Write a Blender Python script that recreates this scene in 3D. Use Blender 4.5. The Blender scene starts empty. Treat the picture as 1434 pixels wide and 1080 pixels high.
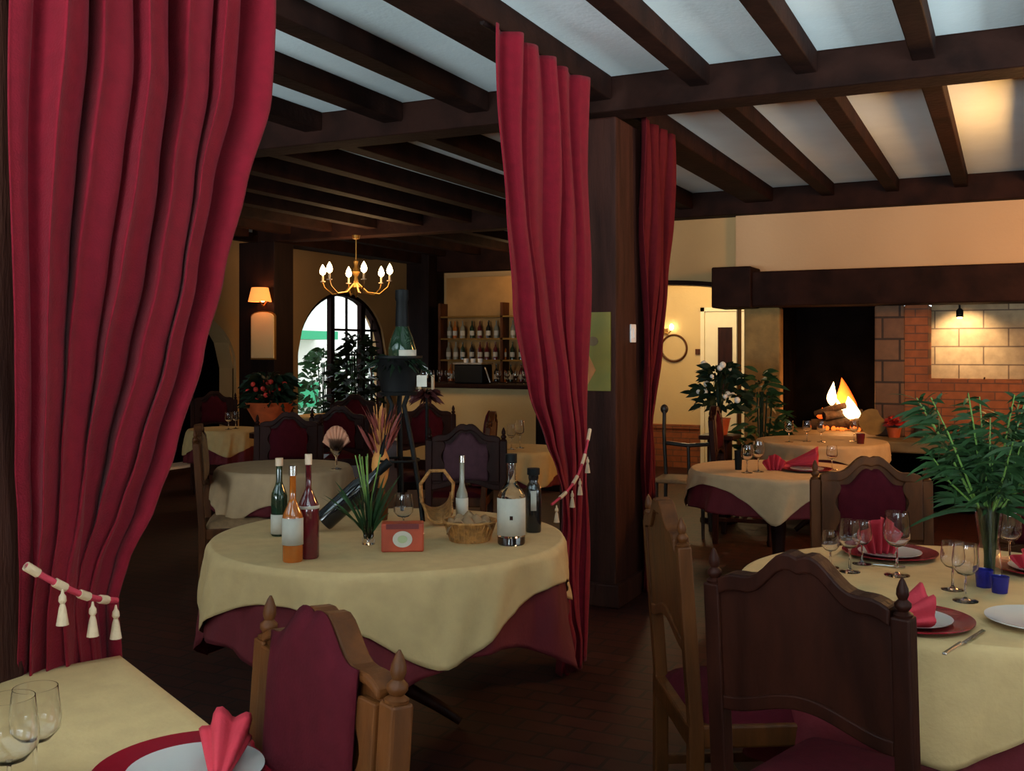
import bpy, bmesh, math, random
from mathutils import Vector, Matrix
random.seed(7)
PI = math.pi
SC = bpy.context.scene
COL = SC.collection
F = 1426.0; H = 1.5; TH = math.radians(26.0); CX = 717.0; HY = 490.0
ct, st = math.cos(TH), math.sin(TH)

# ------------------------------------------------------------ placing helpers
def cw(r, d, z=0.0):
    """point r metres to the right and d metres ahead of the viewer -> world"""
    return Vector((r*ct - d*st, r*st + d*ct, z))
def G(px, py, z=0.0):
    """a point at height z seen at px,py (measured off the photograph)"""
    d = (H - z)*F/(py - HY)
    return cw((px-CX)/F*d, d, z)
def D(px, d, z=0.0):
    return cw((px-CX)/F*d, d, z)
def yx(px, X):
    k = (px-CX)/F
    d = -X/(st - k*ct)
    return (k*st + ct)*d
def WANG(a):           # angle in the viewer's plan -> world
    return math.radians(a) + TH

# ------------------------------------------------------------ materials
def lin(c):
    return tuple((x/12.92 if x <= .04045 else ((x+.055)/1.055)**2.4) for x in c)
def mk(name, col, rough=.6, metal=0, var=.0, vscale=8, bump=0, bscale=60, kind='noise', col2=None, spec=.5, sheen=0, coat=0,
       stretch=(1,1,1), emit=None, es=0, trans=0, ior=1.45, alpha=1, wave=None):
    m = bpy.data.materials.new(name); m.use_nodes = True
    nt = m.node_tree; N = nt.nodes; L = nt.links
    b = N['Principled BSDF']
    b.inputs['Base Color'].default_value = (*col, 1)
    b.inputs['Roughness'].default_value = rough
    b.inputs['Metallic'].default_value = metal
    b.inputs['Specular IOR Level'].default_value = spec
    b.inputs['Sheen Weight'].default_value = sheen
    b.inputs['Coat Weight'].default_value = coat
    b.inputs['Transmission Weight'].default_value = trans
    b.inputs['IOR'].default_value = ior
    b.inputs['Alpha'].default_value = alpha
    if emit:
        b.inputs['Emission Color'].default_value = (*emit, 1)
        b.inputs['Emission Strength'].default_value = es
    tc = N.new('ShaderNodeTexCoord'); mp = N.new('ShaderNodeMapping')
    mp.inputs['Scale'].default_value = stretch
    L.new(tc.outputs['Object'], mp.inputs['Vector'])
    if var or col2:
        t = N.new('ShaderNodeTexNoise'); t.inputs['Scale'].default_value = vscale; t.inputs['Detail'].default_value = 6
        L.new(mp.outputs[0], t.inputs['Vector'])
        r = N.new('ShaderNodeValToRGB')
        c2 = col2 if col2 else tuple(x*(1-var) for x in col)
        r.color_ramp.elements[0].position = .35; r.color_ramp.elements[0].color = (*c2, 1)
        r.color_ramp.elements[1].position = .65; r.color_ramp.elements[1].color = (*col, 1)
        L.new(t.outputs['Fac'], r.inputs[0]); L.new(r.outputs[0], b.inputs['Base Color'])
    if bump:
        t2 = N.new('ShaderNodeTexNoise'); t2.inputs['Scale'].default_value = bscale; t2.inputs['Detail'].default_value = 4
        L.new(mp.outputs[0], t2.inputs['Vector'])
        bp = N.new('ShaderNodeBump'); bp.inputs['Strength'].default_value = bump; bp.inputs['Distance'].default_value = .01
        L.new(t2.outputs['Fac'], bp.inputs['Height']); L.new(bp.outputs[0], b.inputs['Normal'])
    return m
def brickmat(name, c1, c2, mortar, scale, bw, rh, axes='XZ', rough=.8, ms=.02, bump=.6, offs=.5):
    m = bpy.data.materials.new(name); m.use_nodes = True
    nt = m.node_tree; N = nt.nodes; L = nt.links; b = N['Principled BSDF']
    b.inputs['Roughness'].default_value = rough
    tc = N.new('ShaderNodeTexCoord'); sx = N.new('ShaderNodeSeparateXYZ'); cb = N.new('ShaderNodeCombineXYZ')
    L.new(tc.outputs['Object'], sx.inputs[0])
    L.new(sx.outputs[axes[0]], cb.inputs[0]); L.new(sx.outputs[axes[1]], cb.inputs[1])
    br = N.new('ShaderNodeTexBrick'); br.inputs['Scale'].default_value = scale
    br.offset = offs
    br.inputs['Color1'].default_value = (*c1, 1); br.inputs['Color2'].default_value = (*c2, 1)
    br.inputs['Mortar'].default_value = (*mortar, 1); br.inputs['Mortar Size'].default_value = ms
    br.inputs['Brick Width'].default_value = bw; br.inputs['Row Height'].default_value = rh
    L.new(cb.outputs[0], br.inputs['Vector'])
    ns = N.new('ShaderNodeTexNoise'); ns.inputs['Scale'].default_value = 14; ns.inputs['Detail'].default_value = 6
    L.new(tc.outputs['Object'], ns.inputs['Vector'])
    mx = N.new('ShaderNodeMixRGB'); mx.blend_type = 'MULTIPLY'; mx.inputs[0].default_value = .6
    L.new(br.outputs['Color'], mx.inputs[1]); L.new(ns.outputs['Fac'], mx.inputs[2])
    L.new(mx.outputs[0], b.inputs['Base Color'])
    bp = N.new('ShaderNodeBump'); bp.inputs['Strength'].default_value = bump; bp.inputs['Distance'].default_value = .008; bp.invert = True
    L.new(br.outputs['Fac'], bp.inputs['Height']); L.new(bp.outputs[0], b.inputs['Normal'])
    return m

M = {}
M['beam'] = mk('dark_oak_beam', (.020,.0065,.004), .75, spec=.1, var=.55, vscale=5, bump=.5, bscale=22, stretch=(1,1,1))
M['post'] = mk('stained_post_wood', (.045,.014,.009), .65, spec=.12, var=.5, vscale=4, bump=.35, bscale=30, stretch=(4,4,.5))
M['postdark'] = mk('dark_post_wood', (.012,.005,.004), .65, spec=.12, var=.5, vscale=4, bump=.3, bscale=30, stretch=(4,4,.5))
M['ceil'] = mk('ceiling_plaster', (.80,.92,.93), .9, var=.06, vscale=3, bump=.15, bscale=40)
M['wall'] = mk('cream_plaster', (.46,.28,.12), .9, var=.08, vscale=2, bump=.2, bscale=30)
M['wallp'] = mk('pale_plaster', (.58,.43,.21), .9, var=.06, vscale=2, bump=.2, bscale=30)
M['breast'] = mk('chimney_plaster', (.48,.29,.15), .9, var=.06, vscale=1.5, bump=.2, bscale=30)
M['floor'] = brickmat('clay_floor_tiles', (.050,.009,.005), (.032,.006,.003), (.012,.004,.003), 1, .22, .11, 'XY', .6, .008, .3)
M['floor'].node_tree.nodes['Principled BSDF'].inputs['Specular IOR Level'].default_value = .22
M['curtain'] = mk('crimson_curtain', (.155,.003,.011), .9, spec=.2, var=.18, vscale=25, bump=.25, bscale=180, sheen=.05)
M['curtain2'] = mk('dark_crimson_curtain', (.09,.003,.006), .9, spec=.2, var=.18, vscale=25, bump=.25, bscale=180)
M['cloth'] = mk('cream_damask', (.56,.375,.17), .8, var=.10, vscale=16, bump=.12, bscale=90)
M['cloth_y'] = mk('straw_tablecloth', (.50,.35,.15), .8, var=.10, vscale=16, bump=.12, bscale=90)
M['cloth_p'] = mk('pale_tablecloth', (.50,.33,.18), .8, var=.10, vscale=16, bump=.12, bscale=90)
M['redcloth'] = mk('burgundy_cloth', (.11,.003,.008), .8, var=.12, vscale=20, bump=.12, bscale=90)
M['napkin'] = mk('coral_red_napkin', (.48,.022,.04), .75, var=.10, vscale=20, bump=.15, bscale=120)
M['chair'] = mk('chair_oak', (.090,.026,.005), .5, spec=.2, var=.5, vscale=7, bump=.12, bscale=30, stretch=(3,3,.6))
M['chairdark'] = mk('chair_dark_oak', (.026,.006,.003), .5, spec=.12, var=.5, vscale=6, bump=.12, bscale=30, stretch=(3,3,.6))
M['chairblack'] = mk('chair_black_wood', (.03,.02,.014), .4, var=.4, vscale=7)
M['velvet'] = mk('burgundy_upholstery', (.055,.004,.008), .9, spec=.1, var=.2, vscale=30, bump=.15, bscale=150, sheen=0)
M['velvet2'] = mk('plum_upholstery', (.075,.032,.04), .9, spec=.1, var=.2, vscale=30, bump=.15, bscale=150)
M['tan'] = mk('tan_upholstery', (.30,.17,.08), .8, var=.25, vscale=30, bump=.1)
M['charger'] = mk('red_glazed_rim', (.20,.005,.012), .22, coat=.4)
M['china'] = mk('white_china', (.60,.57,.53), .2, coat=.4)
M['glass'] = mk('clear_glass', (.98,.98,.98), .02, trans=1, ior=1.42)
M['blueglass'] = mk('cobalt_glass', (.03,.03,.34), .05, trans=.6, ior=1.45)
M['gglass'] = mk('green_bottle_glass', (.012,.03,.015), .08, coat=.5)
M['black'] = mk('black_glass', (.008,.008,.009), .12, coat=.5)
M['blackm'] = mk('matt_black', (.003,.003,.003), .6, spec=.2)
M['amber'] = mk('amber_spirit', (.40,.10,.012), .08, coat=.6, var=.2, vscale=4)
M['redliq'] = mk('dark_red_liqueur', (.10,.008,.012), .08, coat=.6)
M['paper'] = mk('paper_label', (.52,.48,.40), .7, var=.1, vscale=30)
M['paper_o'] = mk('orange_label', (.62,.27,.07), .6, var=.3, vscale=25)
M['foil'] = mk('cream_foil', (.72,.52,.36), .35, var=.1)
M['gold'] = mk('brass', (.30,.16,.04), .38, metal=.9)
M['silver'] = mk('silver_metal', (.65,.63,.60), .25, metal=1)
M['wicker'] = mk('wicker', (.46,.20,.05), .6, var=.5, vscale=45, bump=.9, bscale=90)
M['leaf'] = mk('green_leaf', (.022,.065,.018), .6, spec=.25, var=.45, vscale=8)
M['leafd'] = mk('dark_leaf', (.010,.024,.010), .6, spec=.2, var=.4, vscale=8)
M['leafl'] = mk('light_stem', (.16,.30,.06), .5, var=.3, vscale=8)
M['dried'] = mk('dried_orange_stalks', (.62,.25,.06), .7, var=.3, vscale=20)
M['petalr'] = mk('red_petals', (.55,.03,.02), .6, var=.3, vscale=20)
M['petalw'] = mk('white_petals', (.75,.72,.66), .6)
M['wraporange'] = mk('orange_wrap', (.50,.09,.025), .45, var=.3, vscale=15)
M['boxred'] = mk('orange_red_carton', (.42,.055,.018), .45, var=.35, vscale=12)
M['boxdark'] = mk('maroon_band', (.12,.01,.01), .5)
M['stone'] = brickmat('pale_stone_blocks', (.50,.36,.20), (.40,.28,.15), (.16,.10,.06), 1, .42, .17, 'XZ', .85, .006, .7)
M['stoned'] = brickmat('sooty_stone_blocks', (.15,.065,.035), (.20,.095,.045), (.04,.02,.012), 1, .30, .20, 'XZ', .85, .01, .8)
M['stoney'] = mk('ochre_stone', (.26,.15,.045), .85, var=.3, vscale=9, bump=.5, bscale=30)
M['brick'] = brickmat('orange_brick', (.36,.10,.028), (.30,.08,.022), (.16,.06,.03), 1, .22, .075, 'XZ', .85, .006, .6)
M['soot_and_shade'] = mk('soot_and_shade', (.004,.003,.003), .95, spec=0, var=.4, vscale=5, bump=.4)  # soot of the firebox lining; also the painted shade under the hearth
M['hearth'] = mk('hearth_stone', (.17,.12,.06), .7, var=.3, vscale=7, bump=.3)
M['log'] = mk('charred_log', (.05,.03,.02), .9, var=.6, vscale=12, bump=.8)
M['cream'] = mk('cream_cord', (.58,.43,.28), .7, bump=.3, bscale=120)
M['cordred'] = mk('red_cord', (.45,.03,.06), .7, bump=.3, bscale=120)
M['switch'] = mk('white_plastic', (.78,.74,.72), .4)
M['poster'] = mk('yellow_poster_paper', (.22,.15,.01), .6, col2=(.13,.12,.01), vscale=4)
M['posterfig'] = mk('orange_poster_ink', (.50,.16,.03), .6, var=.3, vscale=10)
M['posterbrown'] = mk('brown_poster_ink', (.13,.07,.02), .6)
M['flame'] = mk('flame', (1,.5,.1), 1, emit=(1.0,.62,.25), es=12)
M['flamer'] = mk('flame_edge', (1,.3,.05), 1, emit=(1.0,.10,.01), es=.9)
M['ember'] = mk('ember', (.6,.1,.02), 1, emit=(1.0,.18,.02), es=1.2, var=.5)
M['bulb'] = mk('lit_bulb', (1,.8,.5), 1, emit=(1.0,.74,.38), es=14)
M['shadeo'] = mk('orange_lamp_shade', (.8,.3,.08), .8, emit=(1.0,.30,.06), es=.9)
M['mirror'] = mk('mirror_glass', (.85,.82,.72), .12, metal=.6)
M['doorp'] = mk('pale_painted_door', (.74,.66,.45), .5, var=.05)
M['greenp'] = mk('green_awning_canvas', (.03,.30,.13), .8)
M['extwall'] = mk('sunlit_render', (.80,.76,.66), .9, var=.1, vscale=1)
M['tarmac'] = mk('gravel_ground', (.5,.46,.38), .95, var=.2)
M['purse'] = mk('bottle_tint', (.35,.33,.25), .15, trans=.4)
M['winepane'] = None
g = bpy.data.materials.new('window_pane'); g.use_nodes = True
nt = g.node_tree; nt.nodes.remove(nt.nodes['Principled BSDF'])
tr = nt.nodes.new('ShaderNodeBsdfTransparent'); gl = nt.nodes.new('ShaderNodeBsdfGlossy'); mx = nt.nodes.new('ShaderNodeMixShader')
gl.inputs['Roughness'].default_value = .03; mx.inputs[0].default_value = .06
nt.links.new(tr.outputs[0], mx.inputs[1]); nt.links.new(gl.outputs[0], mx.inputs[2])
nt.links.new(mx.outputs[0], nt.nodes['Material Output'].inputs['Surface'])
M['pane'] = g

# ------------------------------------------------------------ mesh builder
class MB:
    def __init__(s): s.v = []; s.f = []
    def add(s, vs, fs, mt=None):
        o = len(s.v)
        s.v += [tuple(mt @ Vector(p)) if mt is not None else tuple(p) for p in vs]
        s.f += [tuple(i+o for i in f) for f in fs]; return s
    def box(s, x0, x1, y0, y1, z0, z1, mt=None):
        vs = [(x,y,z) for z in (z0,z1) for y in (y0,y1) for x in (x0,x1)]
        fs = [(0,2,3,1),(4,5,7,6),(0,1,5,4),(2,6,7,3),(0,4,6,2),(1,3,7,5)]
        return s.add(vs, fs, mt)
    def lathe(s, prof, n=24, c=(0,0,0), mt=None, capb=True, capt=True):
        vs = []; fs = []
        for r, z in prof:
            for k in range(n):
                a = 2*PI*k/n; vs.append((c[0]+r*math.cos(a), c[1]+r*math.sin(a), c[2]+z))
        for i in range(len(prof)-1):
            for k in range(n):
                k2 = (k+1) % n; fs.append((i*n+k, i*n+k2, (i+1)*n+k2, (i+1)*n+k))
        if capb: fs.append(tuple(range(n-1, -1, -1)))
        if capt: fs.append(tuple((len(prof)-1)*n+k for k in range(n)))
        return s.add(vs, fs, mt)
    def tube(s, pts, r, n=8, mt=None, flat=None):
        pts = [Vector(p) for p in pts]; m = len(pts)
        rs = r if isinstance(r, (list, tuple)) else [r]*m
        vs = []; fs = []; up = Vector((0,0,1)); prev = None
        for i, p in enumerate(pts):
            t = (pts[min(i+1,m-1)] - pts[max(i-1,0)])
            t = t.normalized() if t.length > 1e-9 else Vector((0,0,1))
            if prev is None:
                a = t.cross(up)
                if a.length < .05: a = t.cross(Vector((1,0,0)))
            else:
                a = prev - t*prev.dot(t)
                if a.length < 1e-6: a = t.cross(Vector((1,0,0)))
            a.normalize(); prev = a; b = t.cross(a)
            for k in range(n):
                q = 2*PI*k/n; vs.append(tuple(p + (a*math.cos(q) + b*math.sin(q)*(flat or 1))*rs[i]))
        for i in range(m-1):
            for k in range(n):
                k2 = (k+1) % n; fs.append((i*n+k, (i+1)*n+k, (i+1)*n+k2, i*n+k2))
        fs.append(tuple(range(n))); fs.append(tuple((m-1)*n+k for k in range(n-1,-1,-1)))
        return s.add(vs, fs, mt)
    def prism(s, poly, y0, y1, mt=None):      # poly in x,z extruded along y
        n = len(poly)
        vs = [(x,y0,z) for x,z in poly] + [(x,y1,z) for x,z in poly]
        fs = [tuple(range(n)), tuple(range(2*n-1, n-1, -1))] + [(k, n+k, n+(k+1)%n, (k+1)%n) for k in range(n)]
        return s.add(vs, fs, mt)
    def strip(s, a, b, y0, y1, mt=None):      # closed band between two curves a[i],b[i] in x,z, thickness y0..y1
        n = len(a)
        vs = [(x,y0,z) for x,z in a]+[(x,y0,z) for x,z in b]+[(x,y1,z) for x,z in a]+[(x,y1,z) for x,z in b]
        fs = []
        for i in range(n-1):
            fs += [(i,i+1,n+i+1,n+i),(2*n+i,3*n+i,3*n+i+1,2*n+i+1),(i,2*n+i,2*n+i+1,i+1),(n+i,n+i+1,3*n+i+1,3*n+i)]
        fs += [(0,n,3*n,2*n),(n-1,3*n-1,4*n-1,2*n-1)]
        return s.add(vs, fs, mt)
    def sphere(s, c, r, n=12, m=8, sc=(1,1,1), mt=None):
        prof = [(max(1e-4, r*math.sin(PI*i/m)), -r*math.cos(PI*i/m)) for i in range(m+1)]
        vs = []; fs = []
        for rr, z in prof:
            for k in range(n):
                a = 2*PI*k/n; vs.append((c[0]+rr*math.cos(a)*sc[0], c[1]+rr*math.sin(a)*sc[1], c[2]+z*sc[2]))
        for i in range(m):
            for k in range(n):
                k2 = (k+1)%n; fs.append((i*n+k, i*n+k2, (i+1)*n+k2, (i+1)*n+k))
        return s.add(vs, fs, mt)
    def leaf(s, base, dirv, length, width, bend=.3, seg=5, side=None):
        base = Vector(base); d = Vector(dirv).normalized()
        sd = Vector(side) if side else d.cross(Vector((random.uniform(-1,1),random.uniform(-1,1),random.uniform(-.3,.3))))
        if sd.length < .01: sd = d.cross(Vector((1,0,0)))
        sd.normalize(); vs = []; fs = []
        for i in range(seg+1):
            t = i/seg; w = width*math.sin(PI*min(1, .08+t*.92))*.5
            p = base + d*length*t + Vector((0,0,-1))*bend*length*t*t
            vs += [tuple(p - sd*w), tuple(p + Vector((0,0,w*.25))), tuple(p + sd*w)]
        for i in range(seg):
            a = i*3; fs += [(a,a+1,a+4,a+3),(a+1,a+2,a+5,a+4)]
        return s.add(vs, fs)
    def build(s, name, mat, parent=None, smooth=False, bevel=0, solid=0, sub=0, label=None, kind=None):
        me = bpy.data.meshes.new(name); me.from_pydata(s.v, [], s.f)
        bm = bmesh.new(); bm.from_mesh(me); bmesh.ops.recalc_face_normals(bm, faces=bm.faces); bm.to_mesh(me); bm.free()
        me.materials.append(mat)
        o = bpy.data.objects.new(name, me); COL.objects.link(o)
        if parent: o.parent = parent
        if smooth:
            for p in me.polygons: p.use_smooth = True
            if not solid and not sub:
                me.set_sharp_from_angle(angle=math.radians(45))
        if solid:
            md = o.modifiers.new('thickness', 'SOLIDIFY'); md.thickness = solid; md.offset = 0
        if bevel:
            md = o.modifiers.new('edge', 'BEVEL'); md.width = bevel; md.segments = 2; md.limit_method = 'ANGLE'
        if sub:
            md = o.modifiers.new('smooth', 'SUBSURF'); md.levels = sub; md.render_levels = sub
        if label: o['label'] = label
        if kind: o['kind'] = kind
        return o
def tag(o, label, cat, group=None, kind=None):
    o['label'] = label; o['category'] = cat
    if group: o['group'] = group
    if kind: o['kind'] = kind
    return o
def thing(name, label, cat, loc=(0,0,0), rz=0, group=None):
    o = bpy.data.objects.new(name, None); COL.objects.link(o); o.empty_display_size = .1
    o.location = loc; o.rotation_euler = (0,0,rz); return tag(o, label, cat, group)
def dup(src, loc, rz=0, label=None, group=None, scale=None):
    r = src.copy(); COL.objects.link(r); r.location = loc; r.rotation_euler = (0,0,rz)
    if scale: r.scale = scale
    if label: r['label'] = label
    if group: r['group'] = group
    for ch in list(src.children):
        c = ch.copy(); COL.objects.link(c); c.parent = r
        for g2 in ch.children:
            e = g2.copy(); COL.objects.link(e); e.parent = c
    return r
def struct(name, mb, mat, label, cat, **k):
    return tag(mb.build(name, mat, **k), label, cat, kind='structure')
def light(name, typ, loc, energy, col, size=.1, rot=None, **k):
    l = bpy.data.lights.new(name, typ); l.energy = energy; l.color = col
    if typ == 'AREA':
        l.shape = 'RECTANGLE'; l.size = size[0]; l.size_y = size[1]
    else: l.shadow_soft_size = size
    for a, b in k.items(): setattr(l, a, b)
    o = bpy.data.objects.new(name, l); COL.objects.link(o); o.location = loc
    if rot is not None: o.rotation_euler = rot
    return o

# ============================================================ ROOM
CZ = 3.06; HX = -2.05; LX = -9.5; RX = 4.2; FY = -2.6; BY = 14.2
Y1a, Y1b, Y2a, Y2b, Y3a, Y3b = 5.46, 5.70, 9.88, 10.10, 13.75, 13.98
struct('floor', MB().box(LX-.1, RX+.1, FY-.1, BY+.1, -.1, 0), M['floor'], 'dark red-brown clay tile floor of the dining room', 'floor')
struct('ceiling', MB().box(LX-.1, RX+.1, FY-.1, BY+3.1, CZ, CZ+.15), M['ceil'], 'pale plaster ceiling between the dark beams', 'ceiling')

def walls_with_holes(name, axis, c0, c1, a0, a1, holes, mat, label, z1=CZ):
    """wall slab between c0..c1 on its normal axis, running a0..a1; holes (h0,h1,zb,ztop,arch rise)"""
    mb = MB()
    def put(u0,u1,z0,zz1):
        if u1-u0 < 1e-4 or zz1-z0 < 1e-4: return
        if axis == 'x': mb.box(c0,c1,u0,u1,z0,zz1)
        else: mb.box(u0,u1,c0,c1,z0,zz1)
    cur = a0
    for h0,h1,zb,zt,rise in sorted(holes):
        put(cur,h0,0,z1); put(h0,h1,0,zb)
        if rise:
            n = 20; w = (h1-h0)/n
            for i in range(n):
                u = h0+w*i; t0 = (i/n)*2-1; t1 = ((i+1)/n)*2-1
                e = lambda t: zt-rise + rise*math.sqrt(max(0,1-t*t))
                za, zc = e(t0), e(t1)
                if axis == 'x':
                    vs = [(c,u,za) for c in (c0,c1)]+[(c,u+w,zc) for c in (c0,c1)]+[(c,u,z1) for c in (c0,c1)]+[(c,u+w,z1) for c in (c0,c1)]
                else:
                    vs = [(u,c,za) for c in (c0,c1)]+[(u+w,c,zc) for c in (c0,c1)]+[(u,c,z1) for c in (c0,c1)]+[(u+w,c,z1) for c in (c0,c1)]
                mb.add(vs, [(0,2,3,1),(0,4,6,2),(1,3,7,5),(4,5,7,6)])
        else: put(h0,h1,zt,z1)
        cur = h1
    put(cur,a1,0,z1)
    return struct(name, mb, mat, label, 'wall')

# arched door opening in the left wall
ay0, ay1 = yx(417, LX), yx(541, LX)
by0, by1 = 8.6, yx(327, LX)
walls_with_holes('wall_left', 'x', LX-.25, LX, FY, BY+3, [(ay0,ay1,0,2.42,1.0),(by0,by1,0,2.05,.8)], M['wall'],
                 'ochre plaster wall with the arched garden door')
walls_with_holes('wall_front', 'y', FY-.2, FY, LX, RX, [(-8.2,-6.0,.8,2.3,0),(-4.6,-2.6,.8,2.3,0),(-1.6,.4,.8,2.3,0),(1.2,3.2,.8,2.3,0)], M['wallp'],
                 'plaster wall with windows behind the viewpoint')
walls_with_holes('wall_right', 'x', RX, RX+.2, FY, BY, [(.2,2.4,.8,2.3,0),(3.4,5.2,.8,2.3,0)], M['wallp'], 'plaster wall at the far side of the right table')
struct('wall_back', MB().box(-8.3,-4.35,Y3b-.1,Y3b+.1,0,CZ), M['wall'], 'ochre plaster wall behind the bar', 'wall')
struct('wall_nook', MB().box(LX,-8.1,BY+2.9,BY+3.1,0,CZ).box(-8.2,-8.0,Y3b,BY+3.1,0,CZ).box(LX,-8.1,BY,BY+3.1,-.1,0), M['wall'], 'ochre plaster wall of the nook beyond the arched door', 'wall')
struct('wall_partition', MB().box(-4.45,-4.3,Y2b,Y3b,0,CZ), M['wall'], 'plaster partition beside the bar', 'wall')
struct('wall_hall', MB().box(-4.3,-2.0,12.6,12.75,0,CZ), M['wallp'], 'brightly lit pale yellow wall seen through the opening by the fireplace', 'wall')
struct('wall_hall_side', MB().box(-2.2,-2.05,11.02,12.6,0,CZ), M['wallp'], 'pale side wall of the hall behind the chimney', 'wall')
# header wall over opening, with shallow arch line
walls_with_holes('wall_opening', 'y', Y2b+.01, Y2b+.18, -4.45, -2.43, [(-4.25,-2.44,0,2.17,.12)], M['wall'], 'plaster wall over the wide arched opening beside the fireplace')
struct('wall_far_right', MB().box(2.63,RX,Y2a,Y2b,0,CZ), M['wallp'], 'plaster wall right of the fireplace', 'wall')
# arch trim
mb = MB(); n=20; a=[];b=[]
for i in range(n+1):
    t=i/n*2-1; x=-3.325+.925*t; z=2.05+.12*math.sqrt(max(0,1-t*t)); a.append((x,z)); b.append((x,z+.045))
mb.strip(a,b,Y2b-.03,Y2b)
struct('trim_1', mb, M['beam'], 'dark curved moulding over the opening beside the fireplace', 'trim')

tn = [1]
def trim(mb, mat, label, cat='beam', **k):
    tn[0] += 1
    return struct('trim_%d' % tn[0], mb, mat, label, cat, **k)
# cross beams
trim(MB().box(LX,RX,Y1a,Y1b,2.86,CZ), M['beam'], 'heavy dark cross beam resting on the central post', bevel=.012)
trim(MB().box(-8.3,RX,Y2a,Y2b,2.82,CZ), M['beam'], 'heavy dark cross beam just in front of the chimney breast', bevel=.012)
trim(MB().box(-8.3,-4.35,Y3a-.1,Y3b-.1,2.70,CZ), M['beam'], 'dark cross beam over the bar shelves', bevel=.012)
trim(MB().box(LX,RX,.95,1.15,2.86,CZ), M['beam'], 'heavy dark cross beam over the viewpoint', bevel=.012)
# header along the curtains
for i,(ya,yb) in enumerate([(1.15,Y1a),(Y1b,Y2a)]):
    trim(MB().box(HX-.25,HX+.02,ya,yb,2.925,CZ), M['beam'], ['dark lengthwise beam carrying the two large red curtains','dark lengthwise beam carrying the small red curtain beyond the post'][i], bevel=.01)
trim(MB().box(-8.32,-8.08,Y2b,Y3a-.1,2.82,CZ), M['beam'], 'dark lengthwise beam between the two far posts', bevel=.01)
# joists
rows = {'n': (1.15,Y1a), 'm': (Y1b,Y2a), 'f': (Y2b,Y3a-.1)}
words = {'n':'nearer than the central post','m':'between the central post and the chimney','f':'over the bar'}
right_j = [-1.52,-.95,-.38,.19,.76,1.33,1.9,2.5,3.1,3.7]
left_j = [-2.89,-3.50,-4.12,-4.75,-5.38,-6.0,-6.62,-7.25,-7.86,-8.5,-9.1]
ordn = ['first','second','third','fourth','fifth','sixth','seventh','eighth','ninth','tenth','eleventh']
for rk,(ya,yb) in rows.items():
    if rk != 'f':
        for i,x in enumerate(right_j):
            trim(MB().box(x-.055,x+.055,ya,yb,CZ-.115,CZ), M['beam'], '%s dark ceiling joist right of the curtain beam, %s' % (ordn[i],words[rk]), 'joist', bevel=.006)
    for i,x in enumerate(left_j):
        if rk == 'f' and (x > -4.4 or (-8.33 < x < -8.07)): continue
        trim(MB().box(x-.07,x+.07,ya,yb,CZ-(.16 if rk=='m' else .12),CZ), M['beam'], '%s dark ceiling joist left of the curtain beam, %s' % (ordn[i],words[rk]), 'joist', bevel=.006)
# posts
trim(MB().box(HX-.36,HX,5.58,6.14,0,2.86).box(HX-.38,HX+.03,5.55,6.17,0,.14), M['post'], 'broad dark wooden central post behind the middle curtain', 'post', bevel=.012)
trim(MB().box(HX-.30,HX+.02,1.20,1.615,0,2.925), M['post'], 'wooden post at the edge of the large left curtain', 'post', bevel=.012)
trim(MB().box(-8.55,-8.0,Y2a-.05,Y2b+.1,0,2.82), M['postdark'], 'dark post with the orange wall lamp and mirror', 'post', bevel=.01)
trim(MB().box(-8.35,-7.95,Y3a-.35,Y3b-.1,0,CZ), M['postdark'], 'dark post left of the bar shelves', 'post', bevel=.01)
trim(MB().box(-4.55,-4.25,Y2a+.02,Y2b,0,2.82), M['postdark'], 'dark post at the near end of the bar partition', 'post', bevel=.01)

# threshold and frames for left arches
def arch_frame(mb, X0, X1, y0, y1, zt, rise, w, n=24):
    inn=[];out=[]
    inn.append((y0,0)); out.append((y0-w,0))
    c=(y0+y1)/2; hw=(y1-y0)/2
    for i in range(n+1):
        t=PI-PI*i/n
        inn.append((c+hw*math.cos(t), zt-rise+rise*math.sin(t))); out.append((c+(hw+w)*math.cos(t), zt-rise+(rise+w)*math.sin(t)))
    inn.append((y1,0)); out.append((y1+w,0))
    tmp=MB().strip(inn,out,X0,X1)
    mb.add([(y,x,z) for x,y,z in tmp.v], tmp.f)
mb=MB(); arch_frame(mb, LX-.02, LX+.05, by0, by1, 2.05, .8, .16)
trim(mb, M['wall'], 'pale plaster surround of the dark arch at the far left', 'arch', smooth=False)
trim(MB().box(LX-.25,LX+.1,by0,by1,0,.03), M['switch'], 'white threshold strip under the dark arch at the far left', 'threshold')
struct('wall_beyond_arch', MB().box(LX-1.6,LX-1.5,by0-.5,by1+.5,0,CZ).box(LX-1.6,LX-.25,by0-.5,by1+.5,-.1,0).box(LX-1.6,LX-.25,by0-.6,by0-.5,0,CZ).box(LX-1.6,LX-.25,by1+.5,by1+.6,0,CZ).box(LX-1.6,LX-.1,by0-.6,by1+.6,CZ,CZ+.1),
       M['postdark'], 'dark passage beyond the far left arch', 'wall')

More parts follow.
